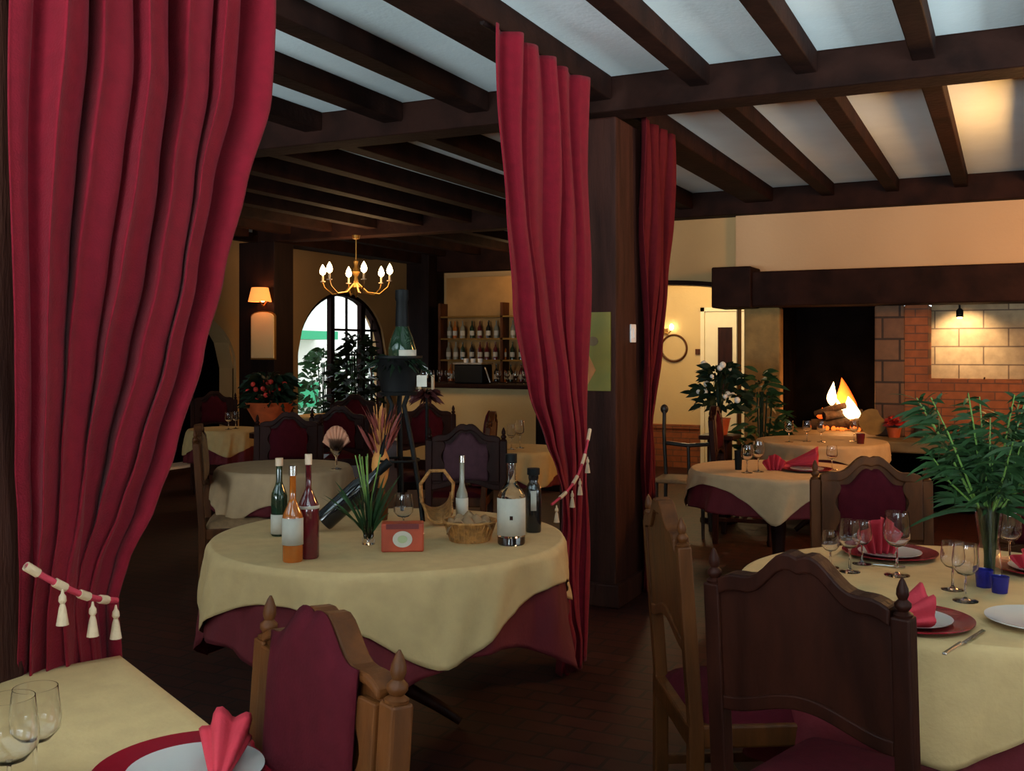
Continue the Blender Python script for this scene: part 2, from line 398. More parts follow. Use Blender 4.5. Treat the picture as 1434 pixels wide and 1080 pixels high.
# arched french door: left half open to the garden, right half glazed
door = thing('door_1', 'arched dark-framed glass garden door with small panes', 'door', (LX-.1, 0, 0)); door['kind']='structure'
c=(ay0+ay1)/2; hw=(ay1-ay0)/2
def az(y):
    t=(y-c)/hw; return 1.42+1.0*math.sqrt(max(0,1-t*t))
mb=MB(); arch_frame(mb,-.06,.06,ay0+.06,ay1-.06,2.36,.95,.07); mb.build('door_frame',M['beam'],door)
ym=ay0+(ay1-ay0)*.40
mb=MB().box(-.04,.04,ym-.05,ym+.05,0,az(ym)-.05); mb.build('mullion',M['beam'],door)
ym2=ay0+(ay1-ay0)*.75
mb=MB().box(-.04,.04,ym2-.06,ym2+.06,0,az(ym2)-.05); mb.build('mullion',M['beam'],door)
mb=MB()
for z in (.55,1.0,1.42,1.82):
    y1_=ay1-.08
    if z>1.42: y1_=c+hw*math.sqrt(max(0,1-(z-1.42)**2))-.08
    mb.box(-.015,.015,ym,y1_,z-.018,z+.018)
for yy in ((ym+ym2)/2,(ym2+ay1)/2): mb.box(-.015,.015,yy-.015,yy+.015,0,az(yy)-.04)
mb.build('glazing_bar',M['beam'],door)
mb=MB(); pts=[(ym,0)]+[(ym+(ay1-ym)*i/12, az(ym+(ay1-ym)*i/12)-.03) for i in range(13)]+[(ay1,0)]
mb.add([(0,y,z) for y,z in pts],[tuple(range(len(pts)))]); mb.build('glass_pane',M['pane'],door)

# garden beyond the arched door
struct('ground', MB().box(LX-12,LX-.25,8,26,-.12,-.02), M['tarmac'], 'pale gravel ground outside the arched door', 'ground')
struct('wall_garden', MB().box(LX-6.2,LX-6.0,14.5,25,0,3.3), M['extwall'], 'sunlit pale wall of the building outside the door', 'wall')
aw = thing('awning','green canvas awning on the wall outside the arched door','awning',(LX-5.998,18.6,0))
MB().prism([(-2,1.95),(-2,1.75),(2.2,1.75),(2.2,1.95)],0,.7,Matrix.Rotation(-PI/2,4,'Z')).build('canvas',M['greenp'],aw)
MB().prism([(-2,.7),(-2,.1),(1.2,.1),(1.2,.7)],0,.12,Matrix.Rotation(-PI/2,4,'Z')).build('lower_panel',M['greenp'],aw)
def shrub(name,label,cat,loc,n,rad,h,mat,lw=.05,ll=.14,pot=None,base=.0,group=None):
    t=thing(name,label,cat,loc,0,group)
    mb=MB(); sb=MB()
    for i in range(9):
        a=random.uniform(0,2*PI); r=rad*.5*random.random()
        sb.tube([(0,0,base),(r*.5*math.cos(a),r*.5*math.sin(a),base+h*.4),(r*math.cos(a),r*math.sin(a),base+h*.85)],.008,5)
    for i in range(n):
        a=random.uniform(0,2*PI); zz=base+h*(.2+.8*random.random()); r=rad*random.random()**.6*math.sin(PI*min(.95,.15+(zz-base)/h*.75))
        d=(math.cos(a)+random.uniform(-.5,.5),math.sin(a)+random.uniform(-.5,.5),random.uniform(-.2,.9))
        mb.leaf((r*math.cos(a),r*math.sin(a),zz),d,ll*random.uniform(.6,1.3),lw,.35,4)
    mb.build('foliage',mat,t,smooth=True); sb.build('stem',M['leafd'],t,smooth=True)
    if pot:
        MB().lathe([(.02,0),(pot*.7,0),(pot,pot*1.5),(pot*1.06,pot*1.5),(pot*1.06,pot*1.6),(pot*.9,pot*1.6),(pot*.88,pot*1.4),(.01,pot*1.4)],20).build('pot',M['wraporange'],t,smooth=True)
    return t
shrub('garden_bush','leafy bush outside the open half of the arched door','bush',(LX-1.6,15.0,0),420,.55,1.5,M['leaf'],.07,.16)
shrub('garden_bush','leafy bush outside behind the glazed half of the arched door','bush',(LX-2.4,17.4,0),420,.6,1.35,M['leaf'],.07,.16)
shrub('potted_plant','tall potted plant inside, left jamb of the arched door','plant',(LX+.8,12.55,0),330,.4,1.5,M['leafd'],.06,.18,.16,.2)
shrub('potted_plant','bushy potted plant inside, in front of the glazed half of the arched door','plant',(LX+1.0,14.6,0),330,.42,1.35,M['leafd'],.06,.18,.16,.2)

# windows behind the viewpoint
wi=0
for (x0,x1) in [(-8.2,-6.0),(-4.6,-2.6),(-1.6,.4),(1.2,3.2)]:
    wi+=1
    w=thing('window_%d'%wi,['far left','second from the left','third from the left','rightmost'][wi-1]+' small-paned window in the wall behind the viewpoint','window',((x0+x1)/2,FY-.1,0)); w['kind']='structure'
    hw_=(x1-x0)/2; mb=MB().box(-hw_,hw_,-.04,.04,.8,.87).box(-hw_,hw_,-.04,.04,2.23,2.3).box(-hw_,-hw_+.07,-.04,.04,.8,2.3).box(hw_-.07,hw_,-.04,.04,.8,2.3).box(-.03,.03,-.03,.03,.8,2.3)
    mb.build('window_frame',M['beam'],w)
    MB().add([(-hw_,0,.8),(hw_,0,.8),(hw_,0,2.3),(-hw_,0,2.3)],[(0,1,2,3)]).build('glass_pane',M['pane'],w)
for wn,(wy,sc_) in enumerate([(1.3,1.0),(4.3,.818)]):  # unseen windows, added so daylight reaches the ceiling from the right
  w=thing('window_%d'%(5+wn),['nearer','farther'][wn]+' unseen small-paned window added in the right wall to light the ceiling','window',(RX+.1,wy,0)); w['kind']='structure'; w.scale=(1,sc_,1)
  MB().box(-.04,.04,-1.1,1.1,.8,.87).box(-.04,.04,-1.1,1.1,2.23,2.3).box(-.04,.04,-1.1,-1.03,.8,2.3).box(-.04,.04,1.03,1.1,.8,2.3).box(-.03,.03,-.03,.03,.8,2.3).build('window_frame',M['beam'],w)
  MB().add([(0,-1.1,.8),(0,1.1,.8),(0,1.1,2.3),(0,-1.1,2.3)],[(0,1,2,3)]).build('glass_pane',M['pane'],w)

# ============================================================ CURTAINS
def interp(rows,z):
    rows=sorted(rows,key=lambda q:q[0])
    if z<=rows[0][0]: return rows[0][1:]
    for a,b in zip(rows,rows[1:]):
        if z<=b[0]:
            t=(z-a[0])/(b[0]-a[0]); t=t*t*(3-2*t)*.5+t*.5
            return tuple(x+(y-x)*t for x,y in zip(a[1:],b[1:]))
    return rows[-1][1:]
def curtain(label,rows,pleats,amp,mat,tiez,seed,nu=150,nv=90,ztop=2.92):
    rnd=random.Random(seed); ph=[rnd.uniform(0,6.28) for _ in range(8)]
    t=thing('curtain',label,'curtain',(0,0,0),0)
    vs=[];fs=[]
    for j in range(nv+1):
        z=.015+(ztop-.015)*j/nv
        pl,pr,X=interp(rows,z)
        Y0,Y1=yx(pl,X),yx(pr,X)
        width=abs(Y1-Y0)
        gather=math.exp(-((z-tiez)/.16)**2)
        for i in range(nu+1):
            u=i/nu; uu=u+.014*math.sin(2*PI*u*2.3+ph[0]+z*.3)
            a=2*PI*pleats*uu+ph[1]
            sw=1.9*abs(math.sin(a/2))**.75-1.1+.22*math.sin(2*a+ph[2]+.3*z)+.35*math.sin(.53*a+ph[3])
            A=amp*(.75+.25*math.sin(z*1.3+ph[4]))*(1-.45*gather)
            x=X+A*sw*.7+ .012*math.sin(5*z+8*u+ph[5])
            y=Y0+(Y1-Y0)*u+amp*.45*math.cos(a)*(1-abs(2*u-1)**6)
            vs.append((x,y,z))
    for j in range(nv):
        for i in range(nu):
            q=j*(nu+1)+i; fs.append((q,q+1,q+nu+2,q+nu+1))
    MB().add(vs,fs).build('drape',mat,t,smooth=True,solid=.004)
    # hanging rail and rings
    pl,pr,X=interp(rows,ztop)
    MB().tube([(HX-.0,yx(pl,X)-.03,ztop+.0),(HX-.0,yx(pr,X)+.03,ztop+.0)],.012,8).build('curtain_rail',M['postdark'],t,smooth=True)
    return t
XC=HX+.04
curtain('large crimson curtain filling the left edge of the view, tied back low',
  [(2.92,10,378,XC),(2.5,10,364,XC),(2.23,10,360,XC),(1.96,10,331,XC),(1.7,10,303,XC),(1.48,11,272,XC),(1.24,15,230,XC),(1.1,24,203,XC),(.97,30,170,XC),(.88,30,158,XC),(.75,26,163,XC-.02),(.5,20,172,XC-.04),(0,18,176,XC-.05)],
  6,.075,M['curtain'],.9,3)
curtain('middle crimson curtain tied back beside the central post',
  [(2.92,691,824,XC),(2.6,694,826,XC),(2.1,702,827,XC),(1.7,716,827,XC),(1.3,740,826,XC),(1.05,762,824,XC),(.9,776,822,XC),(.8,783,820,XC+.02),(.65,784,820,XC+.06),(.42,772,822,XC+.12),(.25,776,822,XC+.16),(.15,788,821,XC+.18),(0,784,820,XC+.18)],
  5.5,.055,M['curtain'],.84,11)
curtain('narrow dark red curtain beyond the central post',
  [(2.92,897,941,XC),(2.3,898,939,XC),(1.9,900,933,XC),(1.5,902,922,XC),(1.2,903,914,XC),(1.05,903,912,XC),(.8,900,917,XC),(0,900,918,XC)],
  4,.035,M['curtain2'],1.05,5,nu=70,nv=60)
def tassel(parent,p,l=.09,sc=1):
    mb=MB().lathe([(.002,0),(.004,-.010),(.008,-.016),(.009,-.026),(.005,-.032),(.008,-.042),(.013,-l*.82),(.014,-l*.88),(.002,-l*.88)],10,p)
    return mb.build('tassel',M['cream'],parent,smooth=True)
def tieback(label,p0,p1,sag,tass,front,r=.013,end=None):
    t=thing('curtain_tieback',label,'curtain tieback',(0,0,0)); p0=Vector(p0);p1=Vector(p1)
    pts=[]; n=28
    for i in range(n+1):
        u=i/n; p=p0.lerp(p1,u); p.z-=sag*math.sin(PI*u); p.x+=front*math.sin(PI*u); pts.append(p)
    MB().tube(pts,r*.8,8).build('cord',M['cordred'],t,smooth=True)
    for k in range(0,n-3,7):
        MB().tube(pts[k:k+4],r*1.15,8).build('cream_sleeve',M['cream'],t,smooth=True)
    for u in tass:
        i=int(u*n); tassel(t,tuple(pts[i]+Vector((front*.15+.01,0,-.01))))
    return t
XT=XC+.09
tieback('red and cream cord with tassels round the large left curtain',(XT,yx(36,XT),1.03),(XT,yx(163,XT),.90),.02,(.3,.62,.93),.02,r=.009)
XT=XC+.12
tieback('red and cream cord with tassels round the middle curtain',(XT,yx(826,XT),1.10),(XT-.02,yx(778,XT),.78),.05,(.25,.5,.7,.97),.03,r=.008)

# ============================================================ switch, poster
s=thing('light_switch','white light switch on the broad central post','light switch',(HX,5.86,1.60))
MB().box(.0,.012,-.045,.045,-.055,.055).build('plate',M['switch'],s,bevel=.004); MB().box(.012,.02,-.018,.018,-.03,.03).build('rocker',M['switch'],s,bevel=.003)
p=thing('poster','yellow poster with an orange figure on the central post','poster',(HX-.19,5.58,1.26))
MB().box(-.16,.16,-.012,0,0,.46).build('sheet',M['poster'],p)
mb=MB().prism([(-.12,.05),(.01,.02),(.07,.12),(.02,.22),(-.04,.30),(-.12,.28)],-.016,-.012); mb.build('printed_figure',M['posterfig'],p)
mb=MB(); mb.prism([(.05+.035*math.cos(k*PI/6),.29+.028*math.sin(k*PI/6)) for k in range(12)],-.016,-.012); mb.build('printed_mark',M['posterbrown'],p)

# ============================================================ FIREPLACE
fp=thing('fireplace','large inglenook fireplace with dark mantel beam and plaster chimney breast','fireplace',(0,0,0))
MB().box(-2.42,2.6,9.95+.16,11.0,2.24,CZ-.004).build('chimney_breast',M['breast'],fp)
MB().box(-2.42,2.6,10.0,10.12,2.24,2.82).build('breast_face',M['breast'],fp)
MB().box(-2.52,2.6,9.66,10.1,1.91,2.24).box(-2.56,-2.18,9.60,10.1,1.90,2.29).build('mantel_beam',M['beam'],fp,bevel=.015)
MB().box(-2.33,-1.98,9.95,10.9,0,1.91).build('left_jamb',M['stoney'],fp,bevel=.02)
MB().box(-1.98,-1.14,10.78,10.95,.70,2.3).box(-1.99,-1.975,10.1,10.9,.70,2.3).box(-1.14,-1.125,10.1,10.9,.70,2.3).build('firebox_lining',M['soot_and_shade'],fp)
MB().box(-1.12,-.86,9.98,10.9,.70,1.91).build('stone_pier',M['stoned'],fp,bevel=.015)
MB().box(-.86,-.66,10.02,10.9,.70,1.91).box(-.66,2.6,10.02,10.9,.70,1.23).build('brick_surround',M['brick'],fp)
MB().box(-.66,2.6,10.45,10.9,1.23,1.95).build('niche_wall',M['stone'],fp)
mb=MB(); mb.box(-1.98,2.6,9.45,10.9,.60,.70).build('raised_hearth',M['hearth'],fp,bevel=.015)
MB().box(-1.98,2.6,10.2,10.9,0,.60).build('hearth_base',M['soot_and_shade'],fp)  # near-black block paints in the shade of the open recess below the slab
fl=thing('log_fire','burning log fire with bright flames in the fireplace','fire',D(1178,10.15,.70))
for k,(a,b,r) in enumerate([((-.28,-.05,.05),(.27,.03,.06),.055),((-.22,.1,.06),(.3,-.12,.08),.05),((-.15,-.1,.14),(.18,.12,.17),.045),((-.25,.02,.15),(.05,-.1,.25),.035)]):
    MB().tube([a,tuple((x+y)/2+.01 for x,y in zip(a,b)),b],[r,r*1.05,r*.9],10).build('log',M['log'],fl,smooth=True)
def flame(c,w,h,lean,mat,nm='flame'):
    prof=[(0.02,0),(.7,.12),(1,.3),(.8,.5),(.45,.72),(.18,.9),(.01,1)]
    mb=MB(); vs=[];fs=[];n=10
    for r,z in prof:
        for k in range(n):
            a=2*PI*k/n; vs.append((c[0]+w*r*math.cos(a)*(1+.15*math.sin(3*a+z*9))+lean*z*z, c[1]+w*.6*r*math.sin(a), c[2]+h*z))
    for i in range(len(prof)-1):
        for k in range(n): k2=(k+1)%n; fs.append((i*n+k,i*n+k2,(i+1)*n+k2,(i+1)*n+k))
    mb.add(vs,fs); return mb.build(nm,mat,fl,smooth=True,sub=1)
flame((.11,-.04,.10),.095,.24,-.04,M['flame']); flame((-.09,-.02,.24),.055,.24,.02,M['flame']); flame((.0,0,.14),.035,.18,-.05,M['flame'])
flame((.04,.10,.12),.12,.40,-.05,M['flamer'],'flame_edge'); flame((-.20,0,.10),.05,.12,.02,M['flamer'],'flame_edge')
mb=MB()
for k in range(26): mb.sphere((random.uniform(-.28,.28),random.uniform(-.15,.12),.02),random.uniform(.012,.03),6,4)
mb.build('ember',M['ember'],fl,smooth=True,kind='stuff')
t=thing('spotlight','small black spotlight under the mantel, lighting the stone niche','lamp',D(1344,9.3,1.91))
MB().tube([(0,0,0),(0,0,-.04)],.008,8).build('stem',M['blackm'],t); MB().lathe([(.012,0),(.03,-.02),(.032,-.08),(.02,-.08)],14,(0,0,-.03)).build('housing',M['blackm'],t,smooth=True)
MB().lathe([(.001,-.001),(.022,0),(.02,-.012),(.001,-.012)],12,(0,0,-.112)).build('bulb',M['bulb'],t)
# hearth ornaments
t=thing('decorative_plate','round ochre plate leaning on the hearth right of the fire','plate',D(1221,9.45,.70))
MB().lathe([(.001,0),(.06,0),(.12,.018),(.125,.026),(.06,.012),(.001,.01)],24,(0,0,0),Matrix.Translation((0,0,.125))@Matrix.Rotation(math.radians(20),4,'Z')@Matrix.Rotation(math.radians(75),4,'X')).build('dish',M['stoney'],t,smooth=True)
t=thing('flower_pot','red flowers in a small pot on the hearth beside the ochre plate','flowers',D(1252,9.3,.70))
MB().lathe([(.001,0),(.05,0),(.065,.09),(.055,.09),(.001,.07)],16).build('pot',M['wraporange'],t,smooth=True)
mb=MB()
for k in range(60):
    a=random.uniform(0,6.28);e=random.uniform(0,1.3); mb.leaf((0,0,.12),(math.cos(a)*math.cos(e),math.sin(a)*math.cos(e),math.sin(e)),.11,.04,.2,3)
mb.build('petals',M['petalr'],t,smooth=True)
t=thing('candle_jar','pale candle in a jar on the hearth right of the red flowers','candle',D(1286,9.3,.70))
MB().lathe([(.001,0),(.035,0),(.035,.09),(.001,.09)],16).build('candle',M['cream'],t,smooth=True); MB().lathe([(.001,-.002),(.042,-.002),(.042,.12),(.039,.12),(.038,.003)],16,capt=False).build('jar',M['glass'],t,smooth=True)
t=thing('bellows','dark fire bellows handle rising from the branches by the niche','bellows',D(1362,9.3,.70))
MB().tube([(0,0,.0),(.05,0,.36),(.10,.02,.55)],[.05,.03,.014],8,flat=.5).build('handle',M['chairdark'],t,smooth=True)
t=thing('dried_branches','dark heap of dried branches and leaves on the hearth','branches',D(1345,9.35,.70))
mb=MB()
for k in range(60):
    a=random.uniform(0,PI); l=random.uniform(.2,.48); x=random.uniform(-.35,.35)
    mb.tube([(x,0,.02),(x+l*.4*math.cos(a),random.uniform(-.08,.08),.02+l*.4*math.sin(a)),(x+l*math.cos(a)*1.1,random.uniform(-.15,.1),.03+l*.8*math.sin(a))],[.008,.006,.003],5)
mb.build('twigs',M['log'],t,smooth=True)
mb=MB()
for k in range(420):
    a=random.uniform(0,PI); r=.42*math.sqrt(random.random()); mb.leaf((r*math.cos(a)*1.15,random.uniform(-.12,.1),.04+r*.8*math.sin(a)),(random.uniform(-1,1),random.uniform(-1,.3),random.uniform(-.4,1)),.09,.03,.3,3)
mb.build('leaves',M['leafd'],t,smooth=True)

# hall wall things
yh=12.6
m_=thing('wall_mirror','oval brass-framed mirror on the bright hall wall under the lamp','mirror',(-3.84,yh,1.52))
R_=Matrix.Rotation(PI/2,4,'X')
MB().lathe([(.001,0),(.15,0),(.15,.012),(.001,.012)],28,(0,0,0),R_).build('mirror_glass',M['wallp'],m_,smooth=True)
MB().tube([(.17*math.cos(a*PI/16),-.015,.17*math.sin(a*PI/16)) for a in range(33)],.012,8).build('frame',M['chair'],m_,smooth=True)
s_=thing('wall_lamp','small lit twin wall lamp above the oval mirror','wall lamp',(-3.95,yh,1.72))
MB().box(-.03,.03,-.02,0,-.03,.05).build('back_plate',M['gold'],s_)
for sx in (-1,1):
    MB().tube([(0,-.02,0),(sx*.05,-.05,-.01),(sx*.09,-.05,.03)],.006,6).build('arm',M['gold'],s_,smooth=True)
    MB().sphere((sx*.09,-.05,.07),.028,10,6,(1,1,1.5)).build('bulb',M['bulb'],s_,smooth=True)
d_=thing('door_2','pale painted hall door with a tall dark glass panel','door',(-3.17,yh,0)); d_['kind']='structure'
MB().box(-.26,.26,-.05,0,0,1.98).build('door_leaf',M['doorp'],d_,bevel=.01)
MB().box(-.09,.09,-.06,-.045,.95,1.78).build('glass_panel',M['chairdark'],d_)
MB().box(-.31,-.26,-.07,0,0,2.03).box(.26,.31,-.07,0,0,2.03).box(-.31,.31,-.07,0,1.98,2.03).build('door_frame',M['doorp'],d_)
tag(MB().box(-3.56,-3.45,yh-.02,yh,1.44,1.51).build('wall_plaque',M['chair']),'tiny brown plaque on the hall wall left of the door','plaque')
tag(MB().box(-4.28,-3.5,yh-.025,yh,0,.50).box(-4.28,-3.5,yh-.045,yh,.50,.55).build('baseboard_hall',M['brick']),'orange-brown panelled dado along the hall wall','dado',kind='structure')
hp=thing('picture_frame','small round-topped picture on the hall wall behind the flowers','picture',(-2.75,yh,1.3))
MB().box(-.05,.05,-.02,0,0,.1).build('frame',M['gold'],hp)

# lamp & mirror on the far post
pl_=thing('wall_lamp','orange shaded wall lamp on the dark far post','wall lamp',(-8.12,Y2a-.05,2.08))
MB().lathe([(.14,0),(.10,.17),(.09,.17),(.13,0)],20,(0,-.12,.0),capb=False,capt=False).build('lamp_shade',M['shadeo'],pl_,smooth=True)
MB().sphere((.06,-.14,.03),.035,10,8).build('bulb',M['bulb'],pl_,smooth=True)
MB().tube([(0,0,0),(0,-.06,-.05),(0,-.12,.0)],.008,6).build('arm',M['gold'],pl_,smooth=True)
pm=thing('wall_mirror','cream arched mirror below the orange wall lamp on the far post','mirror',(-8.16,Y2a-.05,1.40))
pts=[(-.17,0),(.17,0),(.17,.5)]+[(.17*math.cos(a*PI/8),.5+.06*math.sin(a*PI/8)) for a in range(9)]+[(-.17,.5)]
MB().prism(pts,-.03,0).build('mirror_glass',M['wallp'],pm)
MB().prism([(x*1.12,z*1.06-.02) for x,z in pts],-.015,0).build('frame',M['gold'],pm)

# ============================================================ CHANDELIER
ch=thing('chandelier','brass chandelier with lit candle bulbs hanging in the far dining room','chandelier',(-6.76,Y2a-.12,2.82))
DROP=-.62
MB().lathe([(.001,0),(.05,0),(.04,-.04),(.001,-.05)],16).build('ceiling_rose',M['gold'],ch,smooth=True)
MB().tube([(0,0,-.03),(0,0,-.30)],.008,6).build('chain',M['gold'],ch,smooth=True)
MB().lathe([(.001,-.28),(.03,-.30),(.02,-.36),(.05,-.42),(.02,-.48),(.03,-.55),(.055,-.60),(.03,-.66),(.012,-.70),(.001,-.72)],16).build('column',M['gold'],ch,smooth=True)
for k in range(6):
    a=2*PI*k/6+.3; ca,sa=math.cos(a),math.sin(a)
    pts=[(.03*ca,.03*sa,-.56),(.14*ca,.14*sa,-.66),(.28*ca,.28*sa,-.68),(.38*ca,.38*sa,-.60),(.40*ca,.40*sa,-.54)]
    arm=MB().tube(pts,.009,8).build('arm',M['gold'],ch,smooth=True)
    MB().lathe([(.002,0),(.03,.005),(.032,.015),(.012,.015),(.012,.08),(.002,.08)],12,(.40*ca,.40*sa,-.54)).build('candle_cup',M['cream'],arm,smooth=True)
    MB().lathe([(.004,0),(.030,.02),(.036,.05),(.024,.09),(.002,.13)],12,(.40*ca,.40*sa,-.46)).build('bulb',M['bulb'],arm,smooth=True)
dup(ch,(.90,7.2,2.945),.5,'brass chandelier with lit bulbs over the right side of the room')

# ============================================================ CHAIRS
def otop(x,hw=.215):
    t=min(1,abs(x)/hw); s=1-t
    return .962+.082*(s*s*(3-2*s))+.012*math.sin(3*PI*t)
def make_chair(label,wood=None,pad=None,group=None,name='dining_chair',full=False):
    wood=wood or M['chair']; pad=pad or M['velvet']
    t=thing(name,label,'chair',(0,0,0),0,group)
    n=24; hw=.205
    rk=Matrix.Translation((0,.20,.45))@Matrix.Rotation(math.radians(-4),4,'X')@Matrix.Translation((0,0,-.45))
    xs=[-hw+2*hw*i/n for i in range(n+1)]
    # back board: outer outline strip between bottom and top curves
    top=[(x,otop(x)) for x in xs]; bot=[(x,.685+.022*math.cos(2*PI*x/.41)) for x in xs]
    bk=MB().strip(bot,top,-.012,.014,rk).build('backrest',wood,t,bevel=.004)
    # carved raised moulding along the top (front and rear lip)
    MB().strip([(x,z-(.014 if full else .035)) for x,z in top],[(x,z+.004) for x,z in top],-.024,.024,rk).build('carved_top_rail',wood,bk,bevel=.005)
    MB().strip([(x,z-.004) for x,z in bot],[(x,z+.03) for x,z in bot],-.02,.02,rk).build('lower_rail',wood,bk,bevel=.004)
    # side carved stiles on the front
    for sx in (-1,1):
        a=[];b=[]
        for i in range(17):
            z=.71+(.95-.71)*i/16; w=.012*math.sin(i/16*4*PI)
            a.append((sx*.203,z)); b.append((sx*((.152 if full else .135)+w),z))
        MB().strip(a,b,-.026,.012,rk).build('carved_stile',wood,bk,bevel=.004)
    pw=.152 if full else .135; px_=[-pw+2*pw*i/n for i in range(n+1)]
    vs=[];fs=[];m=10
    for i,x in enumerate(px_):
        zt=otop(x*(1.0 if full else 1.3))+(.006 if full else -.05); zb=.715
        for j in range(m+1):
            v=j/m; e=min(1,4*min(v,1-v))*min(1,4*min(i/n,1-i/n)); vs.append((x,(-.028 if full else -.016)-.022*math.sqrt(max(0,e)),zb+(zt-zb)*v))
    for i in range(n):
        for j in range(m): q=i*(m+1)+j; fs.append((q,q+1,q+m+2,q+m+1))
    MB().add(vs,fs,rk).build('back_pad',pad,t,smooth=True,solid=.006)
    for sx in (-1,1):
        X=sx*.225
        # rear legs: turned post with finial
        MB().box(X-.021,X+.021,.178,.222,0,.46).build('leg',wood,t,bevel=.005)
        po=MB().box(X-.021,X+.021,-.020,.020,.45,.955,rk).build('back_post',wood,t,bevel=.005)
        MB().lathe([(.019,.955),(.020,.960),(.011,.966),(.017,.974),(.017,.982),(.009,.990),(.013,1.0),(.012,1.012),(.006,1.028),(.002,1.035)],14,(X,0,0),rk).build('finial',wood,po,smooth=True)
        pr=[(.016,0),(.022,.03),(.016,.05),(.013,.10),(.020,.18),(.023,.24),(.014,.30),(.02,.33),(.022,.36),(.022,.44)]
        MB().lathe(pr,14,(sx*.215,-.205,0)).build('leg',wood,t,smooth=True)
        MB().box(sx*.215-.010,sx*.215+.010,-.20,.19,.17,.20).build('stretcher',wood,t,bevel=.003)
    MB().box(-.21,.21,-.012,.012,.17,.20).build('stretcher',wood,t,bevel=.003)
    MB().box(-.238,.238,-.225,.222,.39,.455).build('seat_frame',wood,t,bevel=.008)
    vs=[];fs=[];n2=12
    for i in range(n2+1):
        for j in range(n2+1):
            u=i/n2*2-1;v=j/n2*2-1; e=(1-u**6)*(1-v**6); vs.append((u*.228,v*.205-.012,.452+.045*max(0,e)**.5))
    for i in range(n2):
        for j in range(n2): q=i*(n2+1)+j; fs.append((q,q+1,q+n2+2,q+n2+1))
    fs.append(tuple([i*(n2+1) for i in range(n2+1)]+[n2*(n2+1)+j for j in range(1,n2+1)]+[i*(n2+1)+n2 for i in range(n2-1,-1,-1)]+[j for j in range(n2-1,0,-1)]))
    MB().add(vs,fs).build('seat',pad,t,smooth=True)
    return t
def face(tx,ty,x,y):   # rotation so that local -Y points from (x,y) towards (tx,ty)
    return math.atan2(ty-y,tx-x)+PI/2
def seat_at(chair,r,d,ang):
    """back of the chair at viewer-plan (r,d), facing viewer-plan angle ang (0 = right, 90 = away)"""
    a=math.radians(ang)
    p=cw(r+.20*math.cos(a)+.0,d+.20*math.sin(a),0)
    chair.location=p; chair.rotation_euler=(0,0,WANG(ang)+PI/2)
    return chair
c1=make_chair('carved oak chair with burgundy back pad facing the near left table',full=True)
seat_at(c1,-.348,1.732,-141)
c2=make_chair('dark carved chair seen from behind at the near right table',M['chairdark'])
seat_at(c2,.665,2.27,46)
c0=make_chair('carved oak chair seen edge-on, left of the near right table'); c3=c0; seat_at(c3,.495,3.06,4)
for ch_ in (c3,):
    pass
c4=dup(c0,(0,0,0),0,'carved oak chair with plum-red pad at the far side of the near right table'); seat_at(c4,1.50,4.24,-98)
c5=dup(c0,(0,0,0),0,'carved oak chair half hidden behind the green bouquet at the right edge'); seat_at(c5,2.15,4.05,-125); 
# further chairs
def far_chair(px,d,ang,label,src,sc=None,group=None):
    c=dup(src,(0,0,0),0,label,group); seat_at(c,(px-CX)/F*d,d,ang)
    if sc: c.scale=sc
    return c
tanc=make_chair('tan backed oak chair at the left end of the far left table',M['chair'],M['tan']); seat_at(tanc,(288-CX)/F*6.15,6.15,12)
plumc=make_chair('purple-grey padded high chair behind the round middle table',M['chairdark'],M['velvet2']); seat_at(plumc,(652-CX)/F*6.1,6.1,-95)
far_chair(598,8.5,-80,'dark high-backed chair behind the purple-grey chair',c2)
far_chair(404,7.3,-85,'burgundy padded chair beyond the far left table, its left one',c2)
far_chair(474,8.1,-95,'burgundy padded chair beyond the far left table, its right one',c2)
far_chair(496,10.2,-90,'burgundy padded chair below the arched door',c2)
far_chair(682,7.4,175,'red padded chair left of the small table behind the middle curtain',c1)
far_chair(1008,8.1,-20,'red padded chair at the left of the table before the fire',c2)
far_chair(300,11.0,-70,'dark red padded chair by the dark arch at the far left',c2)
# open-back dark chairs
def open_chair(label):
    t=thing('open_back_chair',label,'chair')
    for sx in (-1,1):
        MB().tube([(sx*.19,.19,0),(sx*.18,.18,.45),(sx*.20,.20,.8),(sx*.205,.24,.98)],.016,8).build('back_post',M['chairblack'],t,smooth=True)
        MB().sphere((sx*.205,.24,1.0),.034,10,8,(1,.5,1.2)).build('finial',M['chairblack'],t,smooth=True)
        MB().tube([(sx*.19,-.18,0),(sx*.185,-.18,.44)],[.013,.018],8).build('leg',M['chairblack'],t,smooth=True)
    MB().tube([(-.2,.2,.72),(0,.22,.70),(.2,.2,.72)],.017,8).build('back_rail',M['chairblack'],t,smooth=True)
    MB().tube([(0,.22,.70),(.01,.2,.45)],.014,8).build('splat',M['chairblack'],t,smooth=True)
    MB().box(-.21,.21,-.2,.2,.43,.46).build('seat',M['tan'],t,bevel=.01)
    return t
oc=open_chair('small dark open-back chair in front of the bright hall opening'); oc.location=D(957,8.3); oc.rotation_euler=(0,0,WANG(-110)+PI/2)

